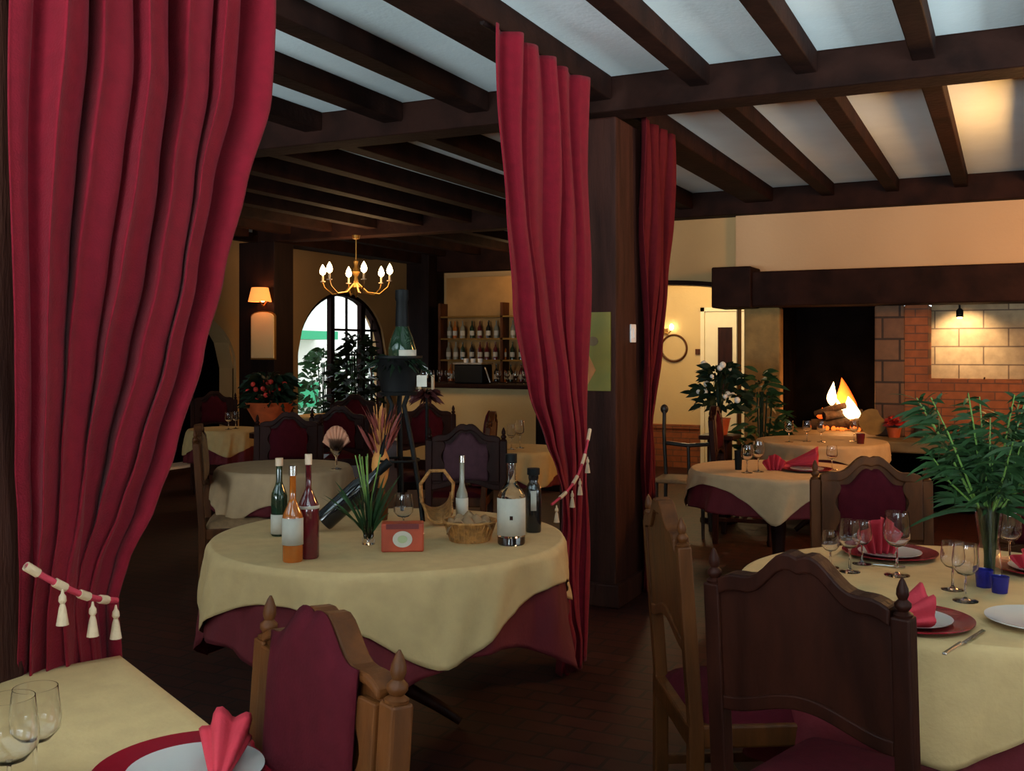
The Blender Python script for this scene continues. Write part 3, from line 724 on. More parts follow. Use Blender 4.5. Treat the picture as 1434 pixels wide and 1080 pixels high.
# ============================================================ TABLES
def cloth_mesh(R,a,p,rot,z,nphi=144,seed=0,fold=.03,nf=12,round_edge=.02,maxdrop=9):
    rnd=random.Random(seed); ph=rnd.uniform(0,6); vs=[];fs=[]
    rad=[.15,.4,.6,.75,.88,.95,.985]; nd=18
    for i in range(nphi):
        f=2*PI*i/nphi; q=f-rot
        L=a/((abs(math.cos(q))**p+abs(math.sin(q))**p)**(1/p)) if p else a
        drop=max(.03,L-R); 
        for s in rad: vs.append((R*s*math.cos(f),R*s*math.sin(f),z))
        for j in range(nd+1):
            u=j/nd; dd=drop*u
            e=min(1,dd/round_edge)
            w=(math.sin(nf*f+ph)+.5*math.sin((nf*1.7)//1*f+ph*2)+.35*math.sin((nf*3.4)//1*f+5*u))*fold*(dd/.35)**.7
            # swing folds out near the corners
            k=R+.012*e+.10*dd+max(w,-.05*dd-.008)
            vs.append((k*math.cos(f),k*math.sin(f),z-dd*.97+(.0 if j else 0)))
    n=len(rad)+nd+1
    for i in range(nphi):
        i2=(i+1)%nphi
        for j in range(n-1): fs.append((i*n+j,i2*n+j,i2*n+j+1,i*n+j+1))
    vs.append((0,0,z)); c=len(vs)-1
    for i in range(nphi): fs.append((c,((i+1)%nphi)*n,i*n))
    return MB().add(vs,fs)
def round_table(r,d,R,a,rot,lab,clab,rlab,mat=None,red=.42,h=.75,seed=0,p=4,fold=.025,name='round_table',redmat=None,rp=0,rrot=0):
    loc=cw(r,d,0)
    t=thing(name,lab,'table',loc)
    MB().lathe([(.001,h-.03),(R-.02,h-.03),(R-.015,h-.02),(R-.015,h-.008),(.001,h-.006)],48).build('tabletop',M['chairdark'],t,smooth=True)
    MB().lathe([(.05,.06),(.06,.12),(.035,.2),(.05,.4),(.035,.6),(.06,h-.03)],16).build('pedestal',M['chairdark'],t,smooth=True)
    for k in range(4):
        q=k*PI/2+.4; MB().tube([(.04*math.cos(q),.04*math.sin(q),.16),(R*.28*math.cos(q),R*.28*math.sin(q),.08),(R*.42*math.cos(q),R*.42*math.sin(q),.02)],[.03,.025,.02],8).build('leg',M['chairdark'],t,smooth=True)
    if red:
        o=cloth_mesh(R-.004,R+red*(1 if not rp else .85),rp,rrot,h-.002,seed=seed,fold=fold,nf=9).build('under_tablecloth',redmat or M['redcloth'],smooth=True,solid=.002); o.location=loc
        tag(o,rlab,'tablecloth')
    o=cloth_mesh(R+.014,a,p,rot,h+.006,seed=seed,fold=fold,nf=9).build('tablecloth',mat or M['cloth'],smooth=True,solid=.002); o.location=loc
    tag(o,clab,'tablecloth')
    return t
MTR,MTD=-.49,4.08
round_table(MTR,MTD,.68,.82,math.radians(1),'round table in the middle carrying the bottles','cream damask cloth on the middle table of bottles','burgundy under-cloth of the middle table of bottles',red=.34,seed=1,p=5.5,fold=.032,rp=5,rrot=math.radians(-28))
round_table(1.42,3.2,.67,.81,math.radians(-48),'round table at the near right, laid for a meal','cream damask cloth on the near right laid table','burgundy under-cloth of the near right laid table',red=.45,seed=5,p=5)
round_table((1090-CX)/F*6.35,6.35,.52,.60,math.radians(-36),'round table behind the near right chair, laid with red napkins','pale cloth with a hanging corner on the table beyond the dark chair','burgundy under-cloth of the table beyond the dark chair',mat=M['cloth_p'],red=.22,seed=8,p=12)
round_table((1150-CX)/F*8.35,8.35,.50,.62,math.radians(10),'round table directly in front of the fire','pale cloth on the table directly in front of the fire','burgundy under-cloth of the table in front of the fire',mat=M['cloth_p'],red=.30,seed=9)
round_table((398-CX)/F*6.5,6.5,.40,.60,math.radians(35),'round table in the far left dining room','pale cloth on the far left table, with hanging points','burgundy under-cloth of the far left table',mat=M['cloth_p'],red=.25,seed=10,p=10)
round_table((312-CX)/F*9.6,9.6,.30,.47,math.radians(5),'small table near the dark arch at the far left','straw yellow cloth on the small table near the dark arch','burgundy under-cloth of the small table near the dark arch',mat=M['cloth_y'],red=.3,seed=12)
round_table((470-CX)/F*11.6,11.6,.40,.52,math.radians(5),'table in front of the arched garden door','straw yellow cloth on the table before the arched door','burgundy under-cloth of the table before the arched door',mat=M['cloth_y'],red=.4,seed=13)
round_table((722-CX)/F*7.7,7.7,.34,.52,math.radians(5),'small table behind the middle curtain','straw yellow cloth on the small table behind the middle curtain','burgundy under-cloth of the table behind the middle curtain',mat=M['cloth_y'],red=.25,seed=14)

# square near-left table
Cn=cw(-.96,2.48,0); e1=cw(.61,-.79)-cw(0,0); e1.normalize(); e2=Vector((e1.y,-e1.x,0))
if (e2.dot(cw(-.69,-.72))) < 0: e2=-e2
LT,WT=1.25,.80
mid=Cn+e1*LT/2+e2*WT/2
sq=thing('square_table','rectangular table at the near left corner of the view','table',mid,math.atan2(e1.y,e1.x))
MB().box(-LT/2+.01,LT/2-.01,-WT/2+.01,WT/2-.01,.715,.742).build('tabletop',M['chairdark'],sq,bevel=.006)
for sx in (-1,1):
    for sy in (-1,1): MB().box(sx*(LT/2-.08)-.03,sx*(LT/2-.08)+.03,sy*(WT/2-.08)-.03,sy*(WT/2-.08)+.03,0,.715).build('leg',M['chairdark'],sq,bevel=.005)
def sqcloth(dr,z,off,seed,amp):
    rnd=random.Random(seed); vs=[];fs=[]; nu,nv=70,50
    hx,hy=LT/2+off,WT/2+off
    def fold_pt(u,v):
        x,y=u,v; z_=z
        ox=max(0,abs(u)-hx); oy=max(0,abs(v)-hy)
        x=math.copysign(min(abs(u),hx),u); y=math.copysign(min(abs(v),hy),v)
        dd=max(ox,oy); z_-=dd
        wv=amp*math.sin(14*u+9*v+seed)*min(1,dd/.1)
        if ox>=oy and ox>0: x+=math.copysign(.008+wv,u)+math.copysign(.3*oy,u); y+=math.copysign(min(oy,.03),v)*.5
        elif oy>0: y+=math.copysign(.008+wv,v)+math.copysign(.3*ox,v); x+=math.copysign(min(ox,.03),u)*.5
        return (x,y,z_)
    def axis(h,n):
        a=[-h-dr+dr*i/8 for i in range(8)]+[-h+2*h*i/n for i in range(n+1)]+[h+dr*(i+1)/8 for i in range(8)]
        return a
    U=axis(hx,40);V=axis(hy,28)
    for u in U:
        for v in V: vs.append(fold_pt(u,v))
    for i in range(len(U)-1):
        for j in range(len(V)-1): q=i*len(V)+j; fs.append((q,q+1,q+len(V)+1,q+len(V)))
    return MB().add(vs,fs)
o=sqcloth(.42,.745,.0,2,.012).build('under_tablecloth',M['redcloth'],smooth=True,solid=.002); o.location=mid; o.rotation_euler=(0,0,sq.rotation_euler.z); tag(o,'burgundy under-cloth of the near left table','tablecloth')
o=sqcloth(.20,.752,.006,5,.006).build('tablecloth',M['cloth'],smooth=True,solid=.002); o.location=mid; o.rotation_euler=(0,0,sq.rotation_euler.z); tag(o,'cream damask cloth on the near left table','tablecloth')

# ============================================================ TABLEWARE
def charger(label,loc,nap=True,plain=False,R=.165):
    t=thing('plate' if plain else 'charger_plate',label,'plate',loc)
    if plain:
        MB().lathe([(.001,0),(R*.55,0),(R*.62,.006),(R,.018),(R,.021),(R*.62,.010),(.001,.008)],48).build('dish',M['china'],t,smooth=True)
        return t
    MB().lathe([(.001,0),(R*.66,0),(R,.014),(R,.018),(R*.70,.007),(.001,.006)],56).build('rim',M['charger'],t,smooth=True)
    MB().lathe([(.001,.008),(R*.40,.008),(R*.66,.014),(R*.67,.017),(R*.42,.012),(.001,.0115)],56).build('dish',M['china'],t,smooth=True)
    return t
def napkin(label,loc,rz,w=.11,h=.10,l=.16,name='folded_napkin'):
    """cloth rolled into a leaning cone fan"""
    t=thing(name,label,'napkin',loc,rz)
    vs=[];fs=[];n=28;m=10
    for i in range(n+1):
        u=i/n; a=(u-.5)*2*PI*.86
        for j in range(m+1):
            v=j/m; r=w*.5*(1-.82*v)*(1+.16*math.sin(5*a))
            x=r*math.sin(a); z=r*.75*(1+math.cos(a))+.003+h*.10*v
            y=-l*.5+l*v
            z*= .85+.25*(1-v)
            vs.append((x,y,z))
    for i in range(n):
        for j in range(m): q=i*(m+1)+j; fs.append((q,q+1,q+m+2,q+m+1))
    MB().add(vs,fs).build('rolled_fold',M['napkin'],t,smooth=True,solid=.003)
    vs=[];fs=[];n=16;m=6
    for i in range(n+1):
        u=i/n*2-1
        for j in range(m+1):
            v=j/m; vs.append((u*w*.62*(.3+.7*v),l*.15+l*.5*v,.004+.016*math.cos(u*9)*v+.012*v))
    for i in range(n):
        for j in range(m): q=i*(m+1)+j; fs.append((q,q+1,q+m+2,q+m+1))
    MB().add(vs,fs).build('spread_fold',M['napkin'],t,smooth=True,solid=.003)
    return t
def stand_napkin(label,loc,rz,w=.16,h=.13):
    t=thing('folded_napkin',label,'napkin',loc,rz); vs=[];fs=[];n=36;m=8
    for i in range(n+1):
        u=i/n*2-1
        for j in range(m+1):
            v=j/m; hh=h*(1-.55*abs(u)**1.5)
            vs.append((u*w*.5*(.55+.45*v),.022*math.sin(u*13)*(.5+.5*v)+.01,.002+hh*v))
    for i in range(n):
        for j in range(m): q=i*(m+1)+j; fs.append((q,q+1,q+m+2,q+m+1))
    MB().add(vs,fs).build('pleated_fan',M['napkin'],t,smooth=True,solid=.003)
    return t
gl_proto={}
def wineglass(label,loc,h=.17,r=.036,mat=None,group=None,name='wine_glass'):
    key=(round(h,3),round(r,3),mat.name if mat else '')
    if key in gl_proto: return dup(gl_proto[key],loc,random.random()*6,label,group)
    t=thing(name,label,'glass',loc,0,group); mt=mat or M['glass']
    MB().lathe([(.001,0),(r*.95,0),(r*.95,.002),(r*.3,.005),(.004,.012),(.0035,h*.42),(.006,h*.45)],20).build('stem',mt,t,smooth=True)
    MB().lathe([(.004,h*.44),(r*.6,h*.48),(r*.95,h*.58),(r,h*.70),(r*.86,h),(r*.86-.0012,h),(r-.0014,h*.70),(r*.95-.0014,h*.585),(r*.6-.001,h*.49),(.001,h*.462)],24,capb=False,capt=False).build('bowl',mt,t,smooth=True)
    gl_proto[key]=t; return t
def tumbler(label,loc,h=.09,r=.033,mat=None):
    t=thing('tumbler',label,'glass',loc); mt=mat or M['glass']
    MB().lathe([(.001,0),(r*.8,0),(r,h),(r-.002,h),(r*.8-.002,.008),(.001,.008)],20,capt=False).build('bowl',mt,t,smooth=True); return t
def cutlery(label,a,b,kind='knife'):
    t=thing('table_'+kind,label,kind,a); v=Vector(b)-Vector(a); L=v.length; t.rotation_euler=(0,0,math.atan2(v.y,v.x))
    if kind=='knife':
        MB().box(0,L*.45,-.006,.006,.002,.008).build('handle',M['silver'],t,bevel=.003)
        MB().prism([(L*.45,.0),(L,.002),(L*.97,.014),(L*.45,.012)],-.001,.001,Matrix.Translation((0,0,.005))@Matrix.Rotation(PI/2,4,'X')).build('blade',M['silver'],t)
    else:
        MB().box(0,L*.65,-.004,.004,.002,.006).build('handle',M['silver'],t,bevel=.002)
        mb=MB().box(L*.65,L*.78,-.011,.011,.003,.006)
        for k in range(4): mb.box(L*.78,L,-.011+k*.0062,-.008+k*.0062,.003,.006)
        mb.build('head',M['silver'],t)
    return t
TZ=.757
# near right table
def T(px,py,z=TZ): return G(px,py,z)
charger('red-rimmed charger plate right of the dark chair back',T(1274,872))
napkin('coral napkin on the charger right of the dark chair back',T(1262,880,TZ+.015),WANG(95),w=.12,h=.06,l=.13)
charger('plain white plate at the right edge of the near right table',T(1458,876),plain=True,R=.14)
k_=T(1322,919); cutlery('silver knife lying beside the red-rimmed charger',T(1322,919,TZ),T(1374,884,TZ))
charger('red-rimmed charger plate at the far side of the near right table',T(1246,778))
stand_napkin('coral pleated napkin standing at the far side of the near right table',T(1236,777,TZ+.012),WANG(5),w=.17,h=.13)
cutlery('silver fork left of the far charger on the near right table',T(1222,792,TZ),T(1268,796,TZ),'fork')
wineglass('small wine glass leftmost on the near right table',T(1163,795),.125,.03)
wineglass('wine glass second from the left on the near right table',T(1190,801),.175,.036)
wineglass('wine glass close behind the two leftmost on the near right table',T(1207,790),.15,.034)
wineglass('tall wine glass standing before the pleated coral napkin',T(1256,806),.21,.043)
wineglass('wine glass left of the green bouquet vase, its nearer one',T(1352,842),.17,.038)
wineglass('wine glass left of the green bouquet vase, its farther one',T(1334,826),.15,.036)
tumbler('cobalt blue tumbler at the foot of the bouquet vase, its left one',T(1378,822),.055,.028,M['blueglass'])
tumbler('cobalt blue tumbler at the foot of the bouquet vase, its right one',T(1400,830),.05,.028,M['blueglass'])
wineglass('wine glass right of the green bouquet vase',T(1414,792),.19,.04)
charger('red-rimmed charger plate at the right edge behind the bouquet',T(1462,800))
stand_napkin('coral napkin at the right edge behind the bouquet',T(1450,798,TZ+.012),WANG(0),w=.16,h=.07)
# bouquet
vb=thing('bouquet_vase','glass vase of tall green stems and palm leaves on the near right table','vase',T(1385,812))
MB().lathe([(.001,0),(.04,0),(.038,.05),(.032,.12),(.045,.24),(.043,.24),(.030,.12),(.036,.05),(.036,.006),(.001,.006)],24,capt=False).build('vase',M['glass'],vb,smooth=True)
mb=MB(); lf=MB(); lf2=MB()
for k in range(26):
    a=random.uniform(0,2*PI); s_=random.uniform(.04,.24); hh=random.uniform(.36,.62)
    b0=(random.uniform(-.015,.015),random.uniform(-.015,.015),.01); tp=(s_*math.cos(a),s_*math.sin(a),hh)
    mb.tube([b0,(.35*tp[0]*.4,.35*tp[1]*.4,.22),(tp[0]*.7,tp[1]*.7,hh*.8),tp],[.004,.004,.003,.002],5)
    for q in range(40):
        u=random.uniform(.45,1.0); p=(tp[0]*u,tp[1]*u,.12+(hh-.12)*u)
        aa=random.uniform(0,2*PI)
        lf.leaf(p,(math.cos(aa)+math.cos(a)*.6,math.sin(aa)+math.sin(a)*.6,random.uniform(-.2,.9)),random.uniform(.05,.12),.013,.35,4)
for k in range(16):
    a=random.uniform(0,2*PI); lf2.leaf((0,0,.22),(math.cos(a),math.sin(a),random.uniform(.1,1.3)),random.uniform(.16,.30),.016,.5,7)
mb.build('stems',M['leafl'],vb,smooth=True); lf.build('foliage',M['leaf'],vb,smooth=True); lf2.build('grass_blades',M['leaf'],vb,smooth=True)
# near left table
charger('red-rimmed charger plate on the near left table',cw(-.55,1.77,TZ),R=.175)
napkin('coral napkin rolled in a cone on the near left charger',cw(-.50,1.76,TZ+.015),WANG(100)+PI/2,w=.085,h=.05,l=.17)
wineglass('wine glass nearest the view on the near left table',cw(-.80,1.62,TZ),.19,.045)
wineglass('wine glass farther back on the near left table',cw(-.81,1.73,TZ),.17,.042)
wineglass('wine glass at the left edge of the near left table',cw(-.92,1.70,TZ),.19,.045)

# other tables ware
def onT(px,d,z=TZ): return D(px,d,z)
charger('white plate with red napkin on the table beyond the dark chair',onT(1130,6.25),R=.15)
stand_napkin('coral napkin standing on the table beyond the dark chair',onT(1085,6.25),WANG(0),w=.15,h=.10)
napkin('dark red napkin lying on the table beyond the dark chair',onT(1122,6.35,TZ+.01),WANG(70),w=.14,h=.06,l=.2)
wineglass('wine glass leftmost on the table beyond the dark chair',onT(1046,6.15),.17,.036)
wineglass('wine glass by the coral napkin on the table beyond the dark chair',onT(1062,6.2),.19,.036)
tumbler('black pepper mill on the table beyond the dark chair',onT(1034,6.3),.12,.025,M['blackm'])
wineglass('wine glass right of the red napkins on the table beyond the dark chair',onT(1165,6.3),.15,.034)
for k,(px,lab) in enumerate([(1105,'leftmost'),(1130,'second'),(1150,'third'),(1196,'rightmost')]):
    wineglass('%s wine glass on the table directly in front of the fire'%lab,onT(px,8.2+.05*(k%2)),.17,.036)
tumbler('ruby tumbler on the table directly in front of the fire',onT(1205,8.05),.08,.035,M['redliq'])
wineglass('left wine glass on the small table near the dark arch',onT(320,9.5),.16,.034)
wineglass('right wine glass on the small table near the dark arch',onT(330,9.6),.16,.034)
wineglass('left wine glass on the table behind the middle curtain',onT(716,7.6),.19,.036)
wineglass('right wine glass on the table behind the middle curtain',onT(728,7.7),.21,.036)
# napkin fan in a glass on the far-left table
nf=thing('napkin_fan','pale pink napkin fan standing in a glass on the far left table','napkin',onT(471,6.35))
MB().lathe([(.001,0),(.035,0),(.006,.01),(.006,.07),(.04,.12),(.05,.19),(.047,.19),(.038,.125),(.001,.08)],16,capt=False).build('glass',M['glass'],nf,smooth=True)
vs=[];fs=[]
for i in range(31):
    u=i/30*2-1
    for j in range(7):
        v=j/6; r=.03+.14*v; a=u*1.15; vs.append((r*math.sin(a)*.55,.012*math.sin(u*26)*v,.10+r*math.cos(a)))
for i in range(30):
    for j in range(6): q=i*7+j; fs.append((q,q+1,q+8,q+7))
MB().add(vs,fs).build('pleated_cloth',mk('pink_cloth',(.66,.30,.18),.8),nf,smooth=True,solid=.003); nf.rotation_euler=(0,0,WANG(0))
# ============================================================ BOTTLES on the middle table
def bottle(label,loc,h,r,glass,shoulder=.6,neckr=.014,liq=None,lab=None,labz=(.15,.5),labmat=None,cap=None,liqh=.5,name='bottle',labarc=1.0):
    t=thing(name,label,'bottle',loc,WANG(-90))
    pr=[(.001,0),(r*.92,0),(r,.006),(r,h*shoulder*.92),(r*.93,h*shoulder),(r*.55,h*(shoulder+.09)),(neckr*1.05,h*(shoulder+.15)),(neckr,h*.93),(neckr*1.15,h*.935),(neckr*1.15,h*.955)]
    MB().lathe(pr,28).build('body',glass,t,smooth=True)
    if liq: MB().lathe([(.001,.004),(r*.96,.004),(r*.96,h*liqh),(.001,h*liqh)],24).build('liquid',liq,t,smooth=True)
    if lab:
        vs=[];fs=[];n=24;half=PI*.5*labarc
        for i in range(n+1):
            a=-half+2*half*i/n
            vs+=[((r+.0012)*math.cos(a),(r+.0012)*math.sin(a),h*labz[0]),((r+.0012)*math.cos(a),(r+.0012)*math.sin(a),h*labz[1])]
        for i in range(n): fs.append((2*i,2*i+2,2*i+3,2*i+1))
        MB().add(vs,fs).build('label_paper',labmat or M['paper'],t,smooth=True,solid=.0008)
    MB().lathe([(.001,h*.9),(neckr*1.3,h*.9),(neckr*1.3,h),(.001,h)],16).build('cap',cap or M['blackm'],t,smooth=True)
    return t
bottle('slim dark green wine bottle at the left of the middle table',T(391,750),.31,.032,M['gglass'],.55,.012,lab=1,labz=(.03,.28),cap=M['foil'])
bottle('amber spirit bottle with white and orange label, left pair on the middle table',T(410,786),.335,.036,M['amber'],.50,.011,lab=1,labz=(.18,.46),labmat=M['paper'],cap=M['silver'])
b_=bottle('squat dark red liqueur bottle, right of the left pair on the middle table',T(432,781),.37,.038,M['redliq'],.52,.010,lab=1,labz=(.48,.51),cap=M['foil'])
bottle('clear bottle with a small white label behind the bread basket',T(647,733),.29,.025,M['purse'],.45,.010,lab=1,labz=(.08,.38),cap=M['silver'])
wb=bottle('large clear whisky bottle with a broad white label at the right of the middle table',T(716,762),.345,.053,M['glass'],.56,.017,liq=M['redliq'],lab=1,labz=(.11,.52),cap=M['blackm'],liqh=.09,labarc=.95)
MB().box(.0541,.0555,-.006,.006,.10,.115).build('label_emblem',M['chairdark'],wb)
bottle('black bottle with a white strip label, rightmost on the middle table',T(747,745),.26,.032,M['black'],.70,.020,lab=1,labz=(.35,.66),labarc=.22,cap=M['blackm'])
# carton
cb=thing('gift_carton','orange-red carton with a cream oval label at the front of the middle table','box',T(564,771),WANG(0)+.08)
MB().box(-.078,.078,-.035,.035,0,.105).build('carton',M['boxred'],cb,bevel=.006)
MB().box(-.06,.06,-.0375,-.034,.085,.104).build('dark_band',M['boxdark'],cb)
MB().prism([(.036*math.cos(k*PI/12),.048+.030*math.sin(k*PI/12)) for k in range(24)],-.038,-.034).build('oval_label',M['paper'],cb)
MB().prism([(.018*math.cos(k*PI/12),.048+.014*math.sin(k*PI/12)) for k in range(24)],-.0395,-.037).build('oval_centre',mk('grey_green_print',(.35,.40,.22),.7),cb)
# brandy glass on small tray behind carton
tr_=thing('glass_tray','small green glass tray behind the orange-red carton','tray',T(565,752))
MB().lathe([(.001,0),(.075,0),(.085,.012),(.082,.012),(.07,.004),(.001,.004)],28).build('tray',M['silver'],tr_,smooth=True)
wineglass('stemmed glass of white wine on the small tray on the middle table',T(565,752,TZ+.01),.17,.04)
# bread basket
bb=thing('bread_basket','flat wicker basket with crumpled napkin on the middle table','basket',T(658,757),WANG(0))
MB().lathe([(.001,0),(.075,0),(.098,.07),(.104,.075),(.10,.08),(.094,.072),(.07,.01),(.001,.01)],36).build('basket',M['wicker'],bb,smooth=True)
mb=MB()
for k in range(24):
    a=2*PI*k/24; mb.tube([(.076*math.cos(a),.076*math.sin(a),.002),(.101*math.cos(a+.1),.101*math.sin(a+.1),.072)],.003,5)
mb.tube([(.102*math.cos(a*PI/18),.102*math.sin(a*PI/18),.077) for a in range(37)],.006,6); mb.build('woven_rim',M['wicker'],bb,smooth=True)
vs=[];fs=[]
for i in range(15):
    for j in range(15):
        u,v=i/14*2-1,j/14*2-1; vs.append((u*.085,v*.075,.055+.03*math.sin(5*u+2*v)*math.cos(6*v)+.02*(1-u*u)))
for i in range(14):
    for j in range(14): q=i*15+j; fs.append((q,q+1,q+16,q+15))
MB().add(vs,fs).build('crumpled_cloth',M['tan'],bb,smooth=True,solid=.003)
# wicker wine cradle with handle
wc=thing('wine_cradle','arched wicker wine cradle left of the clear bottle','wine cradle',T(612,733),WANG(10))
vs=[];fs=[]
for i in range(17):
    a=PI+PI*i/16
    for j in range(9):
        v=j/8; r=.055+.015*v; vs.append((r*math.cos(a),-.10+.2*v,.07+r*math.sin(a)+.05*v))
for i in range(16):
    for j in range(8): q=i*9+j; fs.append((q,q+1,q+10,q+9))
MB().add(vs,fs).build('basket',M['wicker'],wc,smooth=True,solid=.008)
MB().tube([(-.065,0,.09),(-.07,0,.17),(-.03,0,.225),(.03,0,.225),(.07,0,.17),(.065,0,.09)],.008,8).build('handle',M['wicker'],wc,smooth=True)
# reclining black magnum
rb=thing('magnum_bottle','big black bottle leaning at an angle behind the grasses','bottle',T(487,742))
mt=Matrix.Rotation(WANG(8),4,'Z')@Matrix.Translation((-.07,0,.052))@Matrix.Rotation(math.radians(52),4,'Y')
mt=Matrix.Rotation(WANG(8),4,'Z')@Matrix.Translation((-.10,0,.035))@Matrix.Rotation(math.radians(48),4,'Y')
MB().lathe([(.001,0),(.042,0),(.045,.01),(.045,.20),(.038,.235),(.018,.27),(.016,.34),(.018,.345),(.018,.36),(.001,.36)],28,(0,0,0),mt).build('body',M['black'],rb,smooth=True)
MB().lathe([(.001,.30),(.0185,.30),(.0195,.365),(.001,.365)],16,(0,0,0),mt).build('foil_cap',M['blackm'],rb,smooth=True)
# vase with grasses
gv=thing('grass_vase','slim glass vase of green grasses on the middle table','vase',T(516,762))
MB().lathe([(.001,0),(.025,0),(.020,.04),(.018,.10),(.026,.16),(.024,.16),(.016,.10),(.018,.04),(.001,.01)],20,capt=False).build('vase',M['glass'],gv,smooth=True)
mb=MB(); 
for k in range(46):
    a=random.uniform(0,2*PI); e=random.uniform(.5,2.6); mb.leaf((random.uniform(-.01,.01),random.uniform(-.01,.01),.02),(math.cos(a)*.55,math.sin(a)*.55,e),random.uniform(.2,.36),.010,.25,7)
mb.build('grass_blades',M['leaf'],gv,smooth=True)
mb=MB()
for k in range(8):
    a=random.uniform(0,2*PI); mb.tube([(0,0,.02),(.01*math.cos(a),.01*math.sin(a),.16),(.05*math.cos(a),.05*math.sin(a),.34)],.0025,5)
mb.build('stems',M['leafl'],gv,smooth=True)
# dried orange bunch
db=thing('dried_bouquet','tall orange bunch of dried stalks on the middle table','dried flowers',T(533,728))
MB().lathe([(.001,0),(.03,0),(.034,.05),(.02,.12),(.018,.14),(.001,.14)],18).build('vase',M['chair'],db,smooth=True)
MB().lathe([(.006,.12),(.028,.17),(.040,.23),(.036,.27),(.018,.32),(.012,.36)],20).build('seed_head',M['dried'],db,smooth=True)
mb=MB()
for k in range(40):
    a=random.uniform(0,2*PI); s_=random.uniform(.01,.055); mb.tube([(0,0,.12),(s_*.3*math.cos(a),s_*.3*math.sin(a),.3),(s_*math.cos(a),s_*math.sin(a),random.uniform(.40,.52))],[.004,.003,.002],5)
mb.build('stalks',M['dried'],db,smooth=True)
mb=MB()
for k in range(60):
    a=random.uniform(0,2*PI); s_=random.uniform(.02,.12); mb.leaf((s_*.4*math.cos(a),s_*.4*math.sin(a),random.uniform(.28,.40)),(math.cos(a)*.6,math.sin(a)*.6,1.4),random.uniform(.08,.18),.012,.15,4)
mb.build('red_spikes',mk('dried_red_spikes',(.22,.04,.03),.7,var=.3),db,smooth=True)
# tripod stand with bucket and magnum
ts=thing('ice_bucket_stand','dark iron tripod stand rising from the middle table','stand',T(558,727))
for k in range(3):
    a=WANG(-90)+PI/3+2*PI*k/3; ca,sa=math.cos(a),math.sin(a)
    MB().tube([(.13*ca,.13*sa,.0),(.115*ca,.115*sa,.12),(.07*ca,.07*sa,.34),(.03*ca,.03*sa,.50),(.06*ca,.06*sa,.57)],.011,8).build('leg',M['blackm'],ts,smooth=True)
MB().tube([(.09*math.cos(a*PI/12),.09*math.sin(a*PI/12),.26) for a in range(25)],.006,6).build('ring',M['blackm'],ts,smooth=True)
MB().lathe([(.001,.54),(.08,.545),(.085,.56),(.001,.56)],24).build('top_plate',M['blackm'],ts,smooth=True)
bk=thing('ice_bucket','black ice bucket on top of the iron stand','bucket',T(545,727,TZ)+Vector((0,0,.565)),WANG(-90))
bk.location=Vector((ts.location.x,ts.location.y,TZ+.562))
MB().lathe([(.001,0),(.075,0),(.10,.14),(.106,.145),(.106,.155),(.098,.155),(.092,.14),(.07,.01),(.001,.01)],28).build('pail',M['blackm'],bk,smooth=True)
for sy in (-1,1): MB().tube([(0,sy*.10,.11),(0,sy*.125,.10),(0,sy*.125,.06),(0,sy*.09,.05)],.006,6).build('handle',M['silver'],bk,smooth=True)
mb=MB()
for k in range(60):
    a=random.uniform(0,2*PI); mb.leaf((.04*math.cos(a),.04*math.sin(a),.13),(math.cos(a),math.sin(a),random.uniform(-.2,.9)),random.uniform(.07,.13),.022,.5,4)
mb.build('leaf_garnish',M['leafd'],bk,smooth=True)
mg=thing('champagne_magnum','dark champagne magnum with white label standing in the ice bucket','bottle',Vector((ts.location.x,ts.location.y,TZ+.575))+cw(.015,0)-Vector((0,0,0)),WANG(-90))
MB().lathe([(.001,0),(.058,0),(.062,.01),(.062,.17),(.048,.22),(.028,.27),(.024,.38),(.028,.39),(.028,.41),(.001,.415)],28).build('body',M['gglass'],mg,smooth=True)
MB().lathe([(.0295,.27),(.0255,.38),(.030,.39),(.029,.43),(.001,.435)],20,capb=False).build('foil',M['blackm'],mg,smooth=True)
vs=[];fs=[]
for i in range(17):
    a=-.1+1.6*i/16; vs+=[(.0635*math.cos(a),.0635*math.sin(a),.09),(.0635*math.cos(a),.0635*math.sin(a),.168)]
for i in range(16): fs.append((2*i,2*i+2,2*i+3,2*i+1))
MB().add(vs,fs).build('label_paper',M['paper'],mg,smooth=True,solid=.001)
tagp=thing('price_card','small cream card standing at the rim of the ice bucket','card',bk.location+cw(.105,-.03,.0),WANG(0))
MB().box(-.022,.022,-.002,.002,.02,.07).build('card',M['paper'],tagp)
tagp.location.z=bk.location.z

# ============================================================ BAR
bar=thing('bar_counter','pale fronted bar counter with dark top at the far end','bar counter',(-5.9,11.0,0))
MB().box(-1.1,1.2,0,.5,0,1.03).build('front_panel',M['wallp'],bar,bevel=.01)
MB().box(-1.15,1.25,-.08,.55,1.03,1.08).build('counter_top',M['beam'],bar,bevel=.01)
MB().box(-1.12,1.22,-.02,0,.0,.12).build('plinth',M['beam'],bar)
cm=thing('coffee_machine','black coffee machine on the bar counter','coffee machine',(-6.0,11.2,1.08))
MB().box(-.2,.2,-.14,.14,0,.24).build('housing',M['blackm'],cm,bevel=.02); MB().box(-.2,.2,-.16,.16,.24,.26).build('cup_tray',M['silver'],cm)
MB().tube([(.22,-.1,.2),(.26,-.12,.12),(.3,-.12,.02)],.012,8).build('steam_pipe',M['silver'],cm,smooth=True)
for k in range(3): MB().lathe([(.001,0),(.03,0),(.035,.05),(.031,.05),(.001,.01)],10,(-.1+.1*k,0,.26),capt=False).build('cup',M['china'],cm,smooth=True)
bs=thing('bar_shelving','wooden back-bar shelving with mirror behind the bar','shelf',(-7.0,Y3a-.1-.15,0))
MB().box(-.75,2.3,.10,.14,1.0,2.6).build('mirror_back',mk('back_bar_panel',(.42,.22,.07),.35,var=.3,vscale=3),bs)
